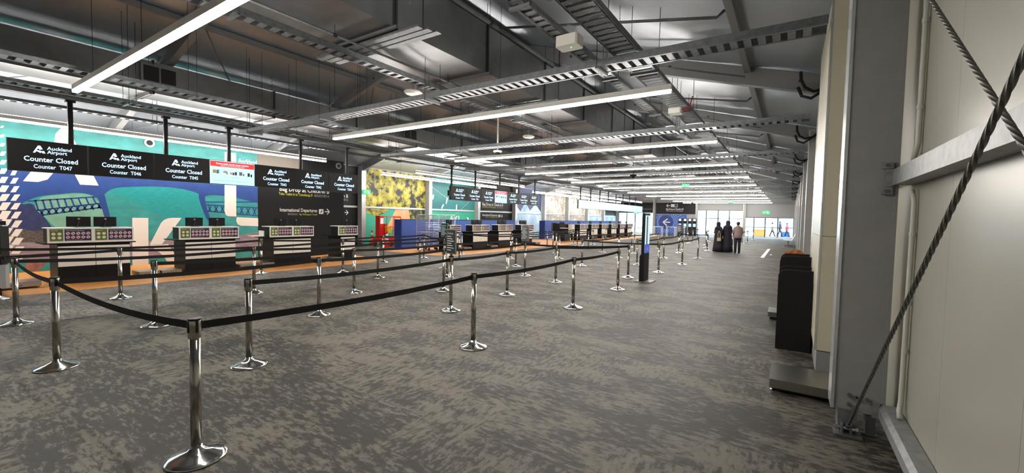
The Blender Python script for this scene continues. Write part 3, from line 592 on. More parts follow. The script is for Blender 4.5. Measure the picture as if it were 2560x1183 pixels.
def tray(label, p, q, wd, rail_h, step, near=None, rods=2.0, drop=None):
    # ladder tray between two level points; rungs near the camera are single pieces
    p = Vector(p); q = Vector(q); d = (q-p); L = d.length; d.normalize(); r = Vector((-d.y, d.x, 0))
    t = thing('cable_tray', label, 'cable tray', p, 'ladder cable trays under the roof')
    for s in (-1, 1):
        a = p+r*(s*wd/2); b = q+r*(s*wd/2); MB().bar(a+Vector((0,0,rail_h/2)), b+Vector((0,0,rail_h/2)), 0.012, rail_h).bar(a+Vector((0,0,0.006)), b+Vector((0,0,0.006)), 0.03, 0.012).build('side_rail', 'galv', t)
    n = int(L/step); rest = MB(); al = 'x' if abs(d.x) > abs(d.y) else 'y'
    key = (al, round(wd, 3))
    if key not in me_rung:
        m = MB()
        if al == 'x': m.box(-0.04, 0.04, -wd/2, wd/2, 0.004, 0.012).box(-0.04, -0.032, -wd/2, wd/2, 0.012, 0.032).box(0.032, 0.04, -wd/2, wd/2, 0.012, 0.032)
        else: m.box(-wd/2, wd/2, -0.04, 0.04, 0.004, 0.012).box(-wd/2, wd/2, -0.04, -0.032, 0.012, 0.032).box(-wd/2, wd/2, 0.032, 0.04, 0.012, 0.032)
        me = m.mesh('rung'); me.materials.append(MATS['galv']); me_rung[key] = me
    for i in range(n):
        c = p+d*((i+0.5)*step)
        if near and near[0] <= (c.x if al == 'x' else c.y) <= near[1]: shared('rung', me_rung[key], t, c-p)
        else:
            if al == 'x': rest.box(c.x-0.04, c.x+0.04, c.y-wd/2, c.y+wd/2, c.z+0.004, c.z+0.012)
            else: rest.box(c.x-wd/2, c.x+wd/2, c.y-0.04, c.y+0.04, c.z+0.004, c.z+0.012)
    if rest.v: rest.build('far_rungs', 'galv', t, kind='stuff')
    k = 0.6
    while k < L:
        c = p+d*k; a = c+r*(wd/2+0.05); b = c-r*(wd/2+0.05)
        MB().bar(a+Vector((0,0,-0.02)), b+Vector((0,0,-0.02)), 0.04, 0.035).build('strut', 'galv_dull', t)
        for e in (a, b): MB().tube([e-Vector((0,0,0.03)), Vector((e.x, e.y, up(e.x)))], 0.005, 5).build('hanger_rod', 'steel_dark', t)
        k += rods
    return t
for k in range(9):
    y = 5.95+5*k; n = None if k > 1 else (-14, 0.5)
    tray(('nearest' if k == 0 else ORD[k])+' crosswise cable tray spanning the hall counting from the camera', (-13.2, y, 3.9), (0.26, y, 3.86), 0.3, 0.1, 0.15, n, 3.4)
tray('narrow lengthwise cable tray left of the wide one at top right', (-2.59, -5, 4.02), (-2.59, 46, 4.02), 0.17, 0.07, 0.15, (2.5, 14), 2.8)
tray('wide lengthwise cable tray at top right of centre', (-2.03, -5, 4.02), (-2.03, 46, 4.02), 0.34, 0.09, 0.15, (2.5, 15), 2.8)
tray('lengthwise cable tray in front of the grille duct at upper left', (-10.1, -5, 3.97), (-10.1, 46, 3.97), 0.3, 0.07, 0.16, (0.5, 12), 4.0)
tray('dark perforated tray hugging the left edge of the large duct', (-6.5, -5, 4.38), (-6.5, 44, 4.38), 0.22, 0.1, 0.18, (1.0, 13), 3.6)
tray('lengthwise tray beside the screen rail above the counters', (-12.55, -5, 4.06), (-12.55, 46, 4.06), 0.3, 0.07, 0.16, (0.5, 12), 3.8)
tray('lengthwise tray high behind the screens near the mural wall', (-14.9, -5, 4.1), (-14.9, 46, 4.1), 0.2, 0.07, 0.18, (0.5, 8), 4.4)
for i, (y, x0, x1, z) in enumerate(((4.75,-7.35,-4.75,4.5),(9.3,-7.35,-4.75,4.5),(14.2,-7.35,-4.75,4.5))):
    t = thing('strut_bundle', '%s bundle of flat steel struts under the large duct' % ORD[i], 'bracket', ((x0+x1)/2, y, z), 'strut bundles under the large duct')
    for k in range(3): MB().box(x0+0.06*k, x1+0.06*k, y-0.2+k*0.14, y-0.09+k*0.14, z, z+0.035).build('strut', 'galv', t)
    for xx in (x0+0.1, x1-0.1): MB().tube([(xx,y,z),(xx,y,zb(xx)+ZR)], 0.012, 6).build('hanger_rod', 'steel_dark', t)
# screen rail
t = thing('screen_rail', 'long steel channel the screen poles hang from', 'rail', (-13, 20, 4.0), )
MB().box(-13.04, -12.96, -5, 46, 4.0, 4.07).build('channel', 'galv_dull', t)
MB().box(-13.2, -13.16, -5, 46, 4.08, 4.13).build('upper_channel', 'galv_dull', t)
for k in range(20): MB().tube([(-13,-4+2.5*k,4.07),(-13,-4+2.5*k,zb(-13)+ZR)], 0.007, 5).build('hanger_rod', 'steel_dark', t)
def pipe(label, pts, r, m='galv_dull'):
    t = thing('pipe', label, 'pipe', pts[0], 'sprinkler pipes under the roof'); MB().tube(pts, r, 10).build('pipe_run', m, t, smooth=True)
    for k in range(len(pts)-1):
        a, b = Vector(pts[k]), Vector(pts[k+1]); n = int((b-a).length/2.5)
        for i in range(n):
            c = a+(b-a)*((i+0.5)/n); MB().tube([c, (c.x, c.y, up(c.x))], 0.005, 5).tube([c-(b-a).normalized()*0.03, c+(b-a).normalized()*0.03], r*1.35, 8).build('clamp', 'steel_dark', t)
pipe('thin lengthwise pipe under the large duct', [(-6.02,-5,4.45),(-6.02,44,4.45)], 0.02)
pipe('thick lengthwise pipe beside the upper edge of the large duct', [(-4.85,-5,5.32),(-4.85,46,5.32)], 0.045)
for k, y in enumerate((6.75, 11.75, 16.75, 21.75, 26.75)):
    pipe('%s sloping branch pipe under the right roof slope' % ORD[k], [(-4.85,y,5.32),(-1.0,y,zb(-1.0)+0.22),(-0.9,y,zb(-0.9)+0.33)], 0.022)
for k, y in enumerate((9.15, 14.15, 19.15)):
    pipe('%s thin sloping rod beside the right rafters' % ORD[k], [(-4.2,y-0.25,zb(-4.2)+0.05),(-0.8,y-0.25,zb(-0.8)+0.02)], 0.016)
# roof bracing rods on the left slope
for k in range(8):
    y = -0.64+5*k
    t = thing('brace_rod', '%s diagonal brace rod under the left roof slope' % ORD[k], 'rod', (-15, y, 5))
    MB().tube([(-18.6,y+0.3,zb(-18.6)+0.22),(-14.6,y+4.7,zb(-14.6)+0.22)], 0.012, 6).build('rod', 'galv_dull', t)
    MB().tube([(-12.2,y+0.3,zb(-12.2)+0.18),(-15.6,y+2.6,zb(-15.6)+0.2)], 0.02, 6).build('tube', 'galv_dull', t)
for k in range(9):      # black cable loops at the right eaves
    y = 9.36+5*k; pts = [(0.05,y-0.12,zb(0.05)+0.30),(0.06,y-0.2,zb(0)+0.12),(0.12,y-0.22,zb(0)-0.02),(0.25,y-0.18,zb(0)-0.10),(0.40,y-0.12,zb(0)-0.06),(0.5,y-0.05,zb(0)-0.0)]
    pts2 = [(0.02,y-0.1,zb(0)+0.02),(0.08,y-0.2,zb(0)-0.16),(0.22,y-0.2,zb(0)-0.22),(0.38,y-0.14,zb(0)-0.1),(0.5,y-0.06,zb(0)+0.02)]
    t = thing('cable_loop', '%s black cable loop hanging at the right eave from the camera' % ORD[k], 'cable', (0.3, y, 4.0), 'black cable loops at the right eave')
    MB().tube(pts, 0.026, 8).build('cable', 'rubber', t, smooth=True); MB().tube(pts2, 0.026, 8).build('cable', 'rubber', t, smooth=True)
# small boxes on the trays
t = thing('emergency_light_box', 'white box with a green indicator hung under the narrow tray', 'box', (-2.35, 5.0, 3.78))
MB().cbox(-2.62, -2.32, 4.9, 5.12, 3.88, 4.015, 0.02).build('body', 'white_paint', t); MB().disc((-2.44, 5.0, 3.878), 0.01, 'z', 0.006, 10).build('indicator', 'indicator', t)
MB().tube([(-2.4,5.0,4.0),(-2.38,5.0,4.12),(-2.45,4.9,4.12)], 0.01, 6).build('cable', 'white_paint', t)
t = thing('tray_box', 'small white junction box beneath the wide tray', 'box', (-2.0, 9.2, 3.9)); MB().cbox(-2.2, -1.95, 9.1, 9.35, 3.88, 3.99, 0.02).build('body', 'white_paint', t); MB().tube([(-1.95,9.2,3.95),(-1.8,9.2,3.98),(-1.75,9.2,4.2)], 0.012, 6).build('cable', 'red_paint', t)
for i, (x, y, z) in enumerate(((-6.75, 6.35, 4.27), (-6.9, 11.3, 4.2))):
    t = thing('access_point', ['white oval wireless unit on the tray by the large duct','second white oval wireless unit further down the large duct'][i], 'access point', (x, y, z))
    MB().lathe([(0.02,-0.045),(0.15,-0.035),(0.18,0.0),(0.15,0.03),(0.03,0.035)], 20, (x,y,z), 1, 1.15).build('shell', 'white_paint', t, smooth=True); MB().tube([(x,y,z+0.03),(x,y,z+0.2)], 0.012, 6).build('stem', 'galv', t)
for i, (x, y, z, m) in enumerate(((-9.0, 12.6, 4.05, 'white_paint'), (-6.2, 19.6, 3.72, 'black_satin'), (-8.2, 45.0, 3.4, 'black_satin'))):
    t = thing('ceiling_camera', ['white camera hanging on a drop tube left of the ridge','black dome camera hanging below the third row of lights','far small camera hanging under the last strip lights'][i], 'camera', (x, y, z))
    MB().tube([(x,y,z+0.06),(x,y,up(x))], 0.03 if i == 0 else 0.015, 8).build('drop_tube', m if i else 'white_paint', t)
    MB().lathe([(0.04,0.07),(0.15,0.05),(0.16,0.0),(0.12,-0.02)][::-1], 18, (x,y,z)).build('body', m, t, smooth=True); MB().lathe([(0.02,-0.12),(0.07,-0.09),(0.09,-0.02)], 16, (x,y,z)).build('dome', 'black_satin', t, smooth=True)
def exit_sign(label, x, y, z, wd, axis, hang=0.0):
    t = thing('exit_sign', label, 'exit sign', (x, y, z), 'green exit signs'); h = wd*0.5
    if axis == 'y':
        MB().box(x-wd/2, x+wd/2, y-0.03, y+0.03, z-h/2, z+h/2).build('case', 'exit_green', t); o = (x, y-0.034, z); R = XR
    else:
        MB().box(x-0.03, x+0.03, y-wd/2, y+wd/2, z-h/2, z+h/2).build('case', 'exit_green', t); o = (x+0.034, y, z); R = YR
    m = MB(); strokes(m, [((-wd*0.4,0),(-wd*0.15,0)),((-wd*0.15,0),(-wd*0.24,h*0.18)),((-wd*0.15,0),(-wd*0.24,-h*0.18)), ((wd*0.08,h*0.25),(wd*0.2,-h*0.02)),((wd*0.2,-h*0.02),(wd*0.1,-h*0.35)),((wd*0.2,-h*0.02),(wd*0.33,-h*0.3))], o, R, ZU, h*0.14)
    m.disc((o[0]+R[0]*wd*0.08, o[1]+R[1]*wd*0.08, z+h*0.34), h*0.09, axis if axis == 'y' else 'x', 0.003, 10); m.build('pictogram', 'exit_white', t)
    if hang: MB().tube([(x,y,z+h/2),(x,y,zb(x)+ZR)], 0.008, 6).build('stem', 'steel_dark', t)
exit_sign('green running man exit sign on the column left of the yellow mural', -18.85, 14.5, 2.87, 0.46, 'x')
exit_sign('green exit sign hanging under the middle of the hall lights', -4.75, 24.0, 3.55, 0.36, 'y', 2.0)
exit_sign('small exit sign hanging further back near the right', -3.95, 37.0, 3.2, 0.36, 'y', 2.0)
exit_sign('green exit sign on the grey far wall above the right glazing', -2.25, Y1-0.05, 2.75, 0.75, 'y')
exit_sign('green exit sign above the far left glazing', -16.65, Y1-0.08, 2.56, 0.6, 'y')

# ================================================================== SCREENS
def screen_panel(y0, label, kind, num=None):
    X = -13.0; t = thing('display_screen', label, 'screen', (X, y0+0.58, 2.42), 'hanging counter screens'); y1 = y0+1.148; z0, z1 = 2.425, 3.07
    MB().box(X-0.09, X, y0, y1, z0, z1).build('case', 'black', t)
    MB().box(X, X+0.004, y0+0.012, y1-0.012, z0+0.012, z1-0.012).build('glass_face', 'black_satin' if kind == 'closed' else ('screen_pale' if kind in ('advert', 'pale') else 'screen_ad'), t)
    f = X+0.007
    if kind == 'closed':
        m = MB(); c = y0+0.62
        put_text(m, 'Auckland', (f, c-0.08, 2.895), YR, ZU, 0.1, 0.012, width=0.36); put_text(m, 'Airport', (f, c-0.08, 2.815), YR, ZU, 0.1, 0.012, width=0.29)
        put_text(m, 'Counter Closed', (f, c-0.02, 2.64), YR, ZU, 0.14, 0.012, 'c', 0.78); put_text(m, 'Counter  '+num, (f, c, 2.5), YR, ZU, 0.115, 0.006, 'c', 0.56)
        build_split(m, 'lettering', 'screen_text', t)
        m = MB()
        for pl in LOGO: flat(m, [(a*0.16, b*0.15) for a, b in pl], (f, c-0.28, 2.815), YR, ZU)
        m.build('logo', 'screen_text', t)
    elif kind == 'advert':
        MB().box(f-0.002, f, y0+0.02, y1-0.02, 2.9, 3.045).build('red_band', 'screen_red', t)
        m = MB(); put_text(m, 'Powders, liquids, aerosols and gel restrictions', (f+0.002, y0+0.57, 2.965), YR, ZU, 0.055, 0.01, 'c', 0.82); put_text(m, 'Applies to all international departures', (f+0.002, y0+0.57, 2.925), YR, ZU, 0.03, 0, 'c', 0.6)
        m.mark()
        for k in range(26): flat(m, [(0,0),(0.03,0),(0.02,0.014)], (f+0.002, y0+0.03+k*0.042, 3.045), YR, ZU)
        build_split(m, 'lettering', 'screen_white', t)
        for k, (a, b, w_, h_, mm) in enumerate(((0.08,2.72,0.08,0.09,'yellow_box'),(0.17,2.71,0.03,0.1,'black'),(0.21,2.71,0.02,0.11,'black'),(0.33,2.74,0.1,0.06,'icon_pale'),(0.41,2.70,0.03,0.06,'yellow_box'),(0.5,2.71,0.05,0.06,'icon_pink'),(0.56,2.70,0.05,0.07,'icon_red'),(0.62,2.70,0.05,0.09,'black'),
                                                (0.73,2.70,0.08,0.1,'print_grey'),(0.83,2.70,0.03,0.06,'icon_red'),(0.95,2.69,0.06,0.1,'sign_navy'),(1.03,2.68,0.04,0.08,'black'))):
            MB().box(f-0.002, f, y0+a, y0+a+w_, b, b+h_).build('picture', mm, t)
        m = MB(); put_text(m, 'Customs and aviation security rules apply to all passengers departing', (f, y0+0.5, 2.52), YR, ZU, 0.03, 0, 'c', 0.85); put_text(m, 'aviation security', (f, y0+0.62, 2.62), YR, ZU, 0.03, 0, 'c', 0.2)
        build_split(m, 'small_print', 'sign_navy', t)
    elif kind == 'pale':
        m = MB(); put_text(m, 'Check-in', (f, y0+0.57, 2.75), YR, ZU, 0.16, 0.004, 'c', 0.7); build_split(m, 'lettering', 'screen_white', t)
    return t
for k, n in enumerate(('T047','T046','T045',None,'T043','T042','T041')):
    y = 1.5+1.16*k
    screen_panel(y, 'black hanging screen reading Counter Closed Counter %s' % n if n else 'pale advice screen with red band between Counter T045 and T043', 'closed' if n else 'advert', n)
for k, n in enumerate(('T037','T036','T035',None,'T033','T032','T031')):
    y = 14.58+1.145*k
    screen_panel(y, '%s dark counter screen from the left in the middle hanging row' % ORD[k] if n else 'pale advice screen with red band in the middle hanging row', 'closed' if n else 'advert', n)
for k in range(14):
    y = 28.5+1.145*k
    screen_panel(y, '%s screen from the left in the far hanging row' % ORD[k], 'plain' if k not in (3, 10) else 'pale')
def poles(ys, where):
    for k, y in enumerate(ys):
        t = thing('screen_pole', '%s black pole from the left holding the %s screens' % (ORD[k], where), 'pole', (-13, y, 3.07), 'black screen poles')
        MB().cbox(-13.07, -12.99, y-0.04, y+0.04, 3.07, 3.95, 0.012).build('post', 'black_satin', t); MB().box(-13.07, -12.95, y-0.075, y+0.075, 3.95, 4.0).build('top_plate', 'black_satin', t)
poles((2.4, 4.06, 5.47, 7.51, 9.18), 'first row of'); poles((14.66, 16.4, 18.5, 20.4, 22.2), 'middle row of'); poles([28.9+1.9*k for k in range(8)], 'far row of')
t = thing('exit_tag', 'small white speaker box at the left end of the middle screens', 'speaker', (-13, 14.5, 2.7)); MB().cbox(-13.08, -12.96, 14.42, 14.56, 2.6, 2.85, 0.03).build('body', 'black_satin', t); MB().box(-12.96,-12.955,14.45,14.53,2.63,2.82).build('grille', 'speaker_dark', t)

# ================================================================== COUNTERS
def sign_face(par, y0, wd):
    X = -13.3+0.003
    g0, g1 = y0+0.035, y0+0.035+0.2*wd/0.7; n0, n1 = g1+0.02, y0+wd-0.03; z0, z1 = 0.965, 1.225
    g = MB().box(X-0.002, X+0.002, g0, g1, z0, z1).build('allowed_sign', 'sign_green', par); n = MB().box(X-0.002, X+0.002, n0, n1, z0, z1).build('restriction_sign', 'sign_navy', par)
    m = MB(); put_text(m, 'Allowed', (X+0.004, g0+0.02, 1.185), YR, ZU, 0.03, 0.004); put_text(m, 'Not allowed anywhere', (X+0.004, n0+0.02, 1.185), YR, ZU, 0.032, 0.006, width=(n1-n0)*0.68); put_text(m, 'See security for the full list of items', (X+0.004, n0+0.03, 0.98), YR, ZU, 0.02, 0, width=(n1-n0)*0.6); build_split(m, 'lettering', 'icon_pale', par)
    for i in range(2):
        for j in range(2): MB().disc((X+0.004, g0+(g1-g0)*(0.28+0.44*i), 1.12-0.085*j), 0.032, 'x', 0.003, 14).build('icon', 'icon_pale', g, local=False)
    for i in range(5):
        for j in range(2):
            c = (X+0.004, n0+(n1-n0)*(0.12+0.19*i), 1.13-0.085*j)
            MB().disc(c, 0.033, 'x', 0.003, 14).build('icon', 'icon_pink', n); m = MB(); strokes(m, [((-0.022,0.022),(0.022,-0.022)),((-0.01,-0.012),(0.012,0.008))], (c[0]+0.003, c[1], c[2]), YR, ZU, 0.009); m.build('icon_bar', 'icon_red', n)
def counter(y0, wd, label, detail=True):
    t = thing('check_in_counter', label, 'counter', (-13.7, y0+wd/2, 0), 'check-in counters'); y1 = y0+wd; X = -13.3
    MB().box(X-0.45, X-0.02, y0+0.01, y1-0.01, 0.935, 1.235).build('header_box', 'black_satin', t)
    MB().box(X-0.47, X+0.005, y0-0.01, y1+0.01, 1.235, 1.255).build('top_shelf', 'white_paint', t)
    MB().box(X-0.02, X, y0, y1, 0.92, 1.235).build('header_face', 'white_paint', t)
    n = 2 if wd > 1 else 1
    for k in range(n): sign_face(t, y0+k*wd/n, wd/n)
    b0, b1 = y0+0.16, y1-0.05
    MB().box(X-0.85, X-0.1, b0, b1, 0.0, 0.92).build('body', 'black_satin', t)
    MB().box(X-0.9, X-0.05, y0-0.05, y1+0.05, 0.89, 0.915).build('worktop', 'black_satin', t)
    for k in range(n):
        a = b0+(b1-b0)*k/n; c = b0+(b1-b0)*(k+1)/n
        MB().box(X-0.1, X-0.085, a+0.006, c-0.006, 0.39, 0.84).build('front_panel', 'white_paint', t); MB().box(X-0.1, X-0.088, a+0.004, c-0.004, 0.02, 0.38).build('kick_panel', 'black_satin', t)
    return t
def monitor(y, label, tilt=0.0):
    X = -13.62; t = thing('monitor', label, 'monitor', (X, y, 1.255), 'monitors on the check-in counters')
    MB().cbox(X-0.05, X, y-0.2, y+0.2, 1.27, 1.5, 0.012).build('case', 'black_satin', t); MB().box(X-0.053, X-0.05, y-0.19, y+0.19, 1.285, 1.49).build('screen', 'black', t)
    MB().disc((X+0.003, y, 1.45), 0.022, 'x', 0.004, 14).build('badge', 'galv', t); MB().tube([(X+0.01, y, 1.40), (X+0.05, y-0.05, 1.256)], 0.012, 6).box(X-0.04, X+0.07, y-0.09, y+0.09, 1.255, 1.262).build('stand', 'black', t)
def scale(y, x, label, text=True, zt=0.13, wd=0.62):
    t = thing('bag_scale', label, 'scale', (x, y, 0), 'stainless baggage scales')
    MB().cbox(x-0.28, x+0.28, y-wd/2, y+wd/2, 0.045, zt, 0.008).build('platform', 'steel_plate', t)
    for a in (-1, 1):
        for b in (-1, 1): MB().lathe([(0.03,0.0),(0.03,0.012),(0.012,0.016),(0.012,0.046)], 10, (x+a*0.24, y+b*(wd/2-0.05), 0)).build('foot', 'chrome', t)
    MB().box(x-0.25, x+0.25, y-wd/2+0.03, y+wd/2-0.03, 0.02, 0.045).build('underside', 'black', t)
    if text:
        m = MB(); put_text(m, 'ATRAX', (x+0.282, y, 0.065), YR, ZU, 0.055, 0.01, 'c', 0.22); build_split(m, 'lettering', 'sign_navy', t)
C1 = [(2.05,1.43),(4.39,1.43),(6.69,1.43),(9.04,0.8)]
for k, (y, wd) in enumerate(C1):
    counter(y, wd, '%s check-in counter from the left in the first row' % ORD[k] if k < 3 else 'narrow last check-in counter at the end of the first row')
MON1 = [2.6,3.05,4.85,5.4,7.2,7.7,9.6]
for k, y in enumerate(MON1): monitor(y, '%s black monitor from the left on the first counter row' % ORD[k])
for k, (y, x) in enumerate(((1.4,-13.05),(3.78,-13.25),(4.22,-13.2),(6.05,-13.2),(6.6,-13.2),(8.35,-13.2),(8.95,-13.2))):
    scale(y+(0.0 if k else 0.15), x-0.35, '%s low stainless baggage scale from the left beside the first counters' % ORD[k], True, 0.15, 0.42 if k else 0.75)
C2 = [(14.9,0.78),(16.59,1.43),(18.84,1.46),(21.2,1.46)]
for k, (y, wd) in enumerate(C2):
    counter(y, wd, 'narrow first counter of the middle row by the roll cage' if k == 0 else '%s check-in counter of the middle row from the left' % ORD[k])
for k, y in enumerate((15.2,17.1,17.55,19.4,19.85,21.7,22.1)): monitor(y, '%s monitor from the left on the middle counter row' % ORD[k])
for k, y in enumerate((16.15,18.4,20.75,23.1)): scale(y, -13.5, '%s low baggage scale from the left beside the middle counters' % ORD[k], True, 0.15, 0.6)
C3 = [29.6,31.85,34.07,36.42,38.68,40.95]
for k, y in enumerate(C3):
    counter(y, 1.5, '%s check-in counter of the far row from the left' % ORD[k]); monitor(y+0.5, '%s monitor on the far counter row' % ORD[k])
t = thing('arm_panel', 'small white shelf with upright beside the third first-row counter', 'shelf', (-13.5, 6.3, 0.9)); MB().box(-13.65,-13.35,6.22,6.55,0.95,0.97).box(-13.65,-13.35,6.53,6.55,0.97,1.12).build('shelf', 'white_paint', t); MB().tube([(-13.5,6.5,0.95),(-13.6,6.72,0.9)], 0.015, 6).build('arm', 'black_satin', t)
# blue screens behind the middle and far rows
def blue(y0, y1, label):
    t = thing('blue_partition', label, 'partition', (-16.5, y0, 0)); y = y0; X = -16.4
    while y < y1-0.1:
        e = min(y+1.5, y1); MB().box(X-0.08, X, y+0.004, e-0.004, 0.0, 1.46).build('panel', 'blue_panel', t); y = e
    MB().box(X-0.5, X, y0-0.05, y0, 0, 1.46).build('end_panel', 'blue_dark', t); MB().box(X-0.1, X+0.02, y0, y1, 1.46, 1.48).build('cap', 'blue_dark', t)
    return t
blue(14.75, 25.3, 'blue partition behind the middle counters'); b = blue(29.7, 48.0, 'blue partition behind the far counters')
t = thing('notice_poster', 'black notice poster on the far blue partition', 'poster', (-16.39, 31.2, 0.7)); MB().box(-16.4,-16.385,30.8,31.75,0.65,1.3).build('board', 'black_wall', t)
m = MB()
for k in range(9): strokes(m, [((30.9,1.18-k*0.055),(31.3+0.1*(k % 3),1.18-k*0.055))], (-16.38,0,0), YR, ZU, 0.018)
build_split(m, 'lettering', 'print_grey', t)
# far tall dark kiosk with pale back beside the blue wall
t = thing('staff_podium', 'dark staff podium with a pale bin at the start of the far row', 'podium', (-13.8, 28.0, 0)); MB().box(-14.6,-13.6,27.6,28.5,0,1.3).build('body', 'black_satin', t); MB().box(-13.9,-13.5,27.3,27.35,1.0,1.4).build('screen', 'black', t); MB().cbox(-13.55,-13.2,28.0,28.4,0.6,1.25,0.03).build('bin', 'white_paint', t); MB().box(-13.8,-13.3,27.2,27.6,0.95,0.99).build('shelf', 'white_paint', t)

# ================================================================== LIFT, CONES, ROLL CAGES
lx, ly = -18.1, 15.2
t = thing('access_lift', 'red personnel lift with guard rails and yellow box by the yellow mural', 'lift', (lx, ly, 0))
MB().cbox(lx-0.35, lx+0.45, ly-0.65, ly+0.75, 0.22, 0.42, 0.03).build('chassis', 'red_paint', t)
MB().cbox(lx-0.3, lx+0.05, ly-0.5, ly-0.2, 0.42, 1.62, 0.02).build('mast', 'red_paint', t); MB().cbox(lx-0.22, lx+0.12, ly-0.2, ly-0.02, 0.5, 1.2, 0.02).build('power_unit', 'red_paint', t)
MB().box(lx-0.3, lx+0.35, ly-0.1, ly+0.7, 0.45, 0.53).build('platform', 'red_paint', t)
m = MB()
for x in (lx-0.28, lx+0.33):
    m.tube([(x,ly-0.3,1.6),(x,ly+0.65,1.6),(x,ly+0.7,1.52),(x,ly+0.7,0.5)], 0.02, 8).tube([(x,ly-0.1,1.05),(x,ly+0.7,1.05)], 0.018, 8).tube([(x,ly+0.25,0.5),(x,ly+0.25,1.6)], 0.018, 8)
m.tube([(lx-0.28,ly+0.7,1.55),(lx+0.33,ly+0.7,1.55)], 0.018, 8); m.build('guard_rail', 'red_paint', t)
MB().cbox(lx+0.12, lx+0.32, ly-0.2, ly+0.08, 0.72, 1.02, 0.02).build('yellow_case', 'yellow_box', t); MB().box(lx+0.1,lx+0.34,ly-0.22,ly+0.1,1.02,1.07).build('case_lid', 'yellow_box', t); MB().box(lx+0.05,lx+0.055,ly-0.45,ly-0.25,1.2,1.5).build('notice', 'print_white', t)
for a in (-0.25, 0.35):
    for b_ in (-0.5, 0.6): MB().disc((lx+a, ly+b_, 0.11), 0.11, 'x', 0.07, 16).build('wheel', 'rubber', t)
m = MB(); m.box(lx+0.2,lx+0.5,ly-0.6,ly-0.35,0.1,0.22).box(lx+0.2,lx+0.5,ly+0.4,ly+0.7,0.1,0.22); m.build('bumper', 'red_paint', t)
def cone(x, y, label):
    t = thing('traffic_cone', label, 'cone', (x, y, 0), 'traffic cones by the red lift')
    MB().cbox(x-0.19, x+0.19, y-0.19, y+0.19, 0, 0.035, 0.03).build('base', 'cone_orange', t)
    R = lambda z: 0.135-0.11*(z-0.035)/0.87
    def ring(a, b): return MB().lathe([(R(a),a),(R(b),b)], 18, (x,y,0))
    ring(0.035,0.36).build('body', 'cone_orange', t, smooth=True); ring(0.36,0.47).build('band', 'print_white', t, smooth=True); ring(0.47,0.56).build('body', 'cone_orange', t, smooth=True); ring(0.56,0.70).build('band', 'print_white', t, smooth=True); ring(0.70,0.905).build('tip', 'cone_orange', t, smooth=True)
cone(-18.85, 14.85, 'leftmost red and white traffic cone beside the white column'); cone(-17.3, 14.55, 'traffic cone in front of the red lift'); cone(-17.45, 15.35, 'traffic cone partly behind the red lift rail')
def cage(x0, x1, y0, y1, label):
    t = thing('roll_cage', label, 'roll cage', ((x0+x1)/2, (y0+y1)/2, 0), 'wire roll cages'); z0, z1 = 0.17, 1.72
    for y in (y0, y1):
        MB().tube([(x0,y,z0),(x0,y,z1-0.05),(x0+0.05,y,z1),(x1-0.05,y,z1),(x1,y,z1-0.05),(x1,y,z0),(x0,y,z0)], 0.018, 8).build('end_frame', 'frame_edge', t, smooth=True)
        for k in range(1, 9): xx = x0+(x1-x0)*k/9; MB().tube([(xx,y,1.3),(xx,y,z1)], 0.008, 5).build('bar', 'frame_edge', t)
        for k in range(14): zz = z0+0.06+k*0.085; MB().tube([(x0,y,zz),(x1,y,zz)], 0.007, 5).build('wire', 'frame_edge', t)
    for k in range(7): zz = z0+0.1+k*0.22; MB().tube([(x1 if k % 2 else x0,y0,zz),(x1 if k % 2 else x0,y1,zz)], 0.006, 5).build('side_wire', 'galv', t)
    MB().box(x0, x1, y0, y1, 0.15, 0.18).build('base', 'galv', t); MB().box(x0, x1, y0, y1, 0.86, 0.88).build('shelf', 'galv', t)
    for x in (x0+0.06, x1-0.06):
        for y in (y0+0.06, y1-0.06): MB().disc((x,y,0.06), 0.06, 'x', 0.035, 14).box(x-0.025,x+0.025,y-0.02,y+0.02,0.1,0.15).build('caster', 'rubber', t)
cage(-15.15, -14.3, 14.55, 15.2, 'wire roll cage standing against the blue partition end'); cage(-14.9, -14.05, 15.45, 16.1, 'second wire roll cage behind the first one')

# ================================================================== KIOSK TOTEM, LEFT-EDGE BIN, RIGHT-SIDE ITEMS
t = thing('digital_totem', 'tall black digital totem with blue advert beside the queue opening', 'totem', (-3.25, 11.6, 0))
MB().box(-3.47, -3.03, 11.33, 11.87, 0, 0.018).build('base_plate', 'galv_dull', t)
MB().prism([(-3.35,0.018),(-3.23,0.018),(-3.23,1.86),(-3.31,1.86),(-3.31,0.75),(-3.35,0.7)], 'y', 11.36, 11.84).build('body', 'black_satin', t)
MB().box(-3.23, -3.226, 11.39, 11.81, 0.80, 1.80).build('screen', 'screen_ad', t); MB().box(-3.226, -3.223, 11.39, 11.81, 0.78, 1.02).build('screen_band', 'screen_blue', t)
m = MB(); put_text(m, 'AKL', (-3.22, 11.5, 0.84), YR, ZU, 0.16, 0.01, width=0.28); build_split(m, 'lettering', 'print_white', t)
MB().box(-3.226,-3.223,11.5,11.62,1.02,1.78).build('screen_figure', 'print_grey', t)
t = thing('edge_cart', 'black rounded cart on a grey base cut off by the left edge', 'cart', (-12.6, 0.95, 0))
MB().cbox(-13.1, -12.3, 0.5, 1.42, 0.62, 1.34, 0.12).build('hood', 'black_satin', t); MB().cbox(-13.15, -12.3, 0.45, 1.4, 0.16, 0.6, 0.05).build('base', 'wall_grey', t); MB().box(-13.1,-12.35,0.5,1.38,1.34,1.42).build('lid', 'black_satin', t); MB().box(-13.1,-12.33,0.48,1.40,1.325,1.345).build('lid_rim', 'white_paint', t)
for x, y in ((-12.45,1.28),(-13.0,1.28),(-12.45,0.6),(-13.0,0.6)): MB().disc((x,y,0.075), 0.075, 'y', 0.05, 14).build('caster', 'rubber', t)
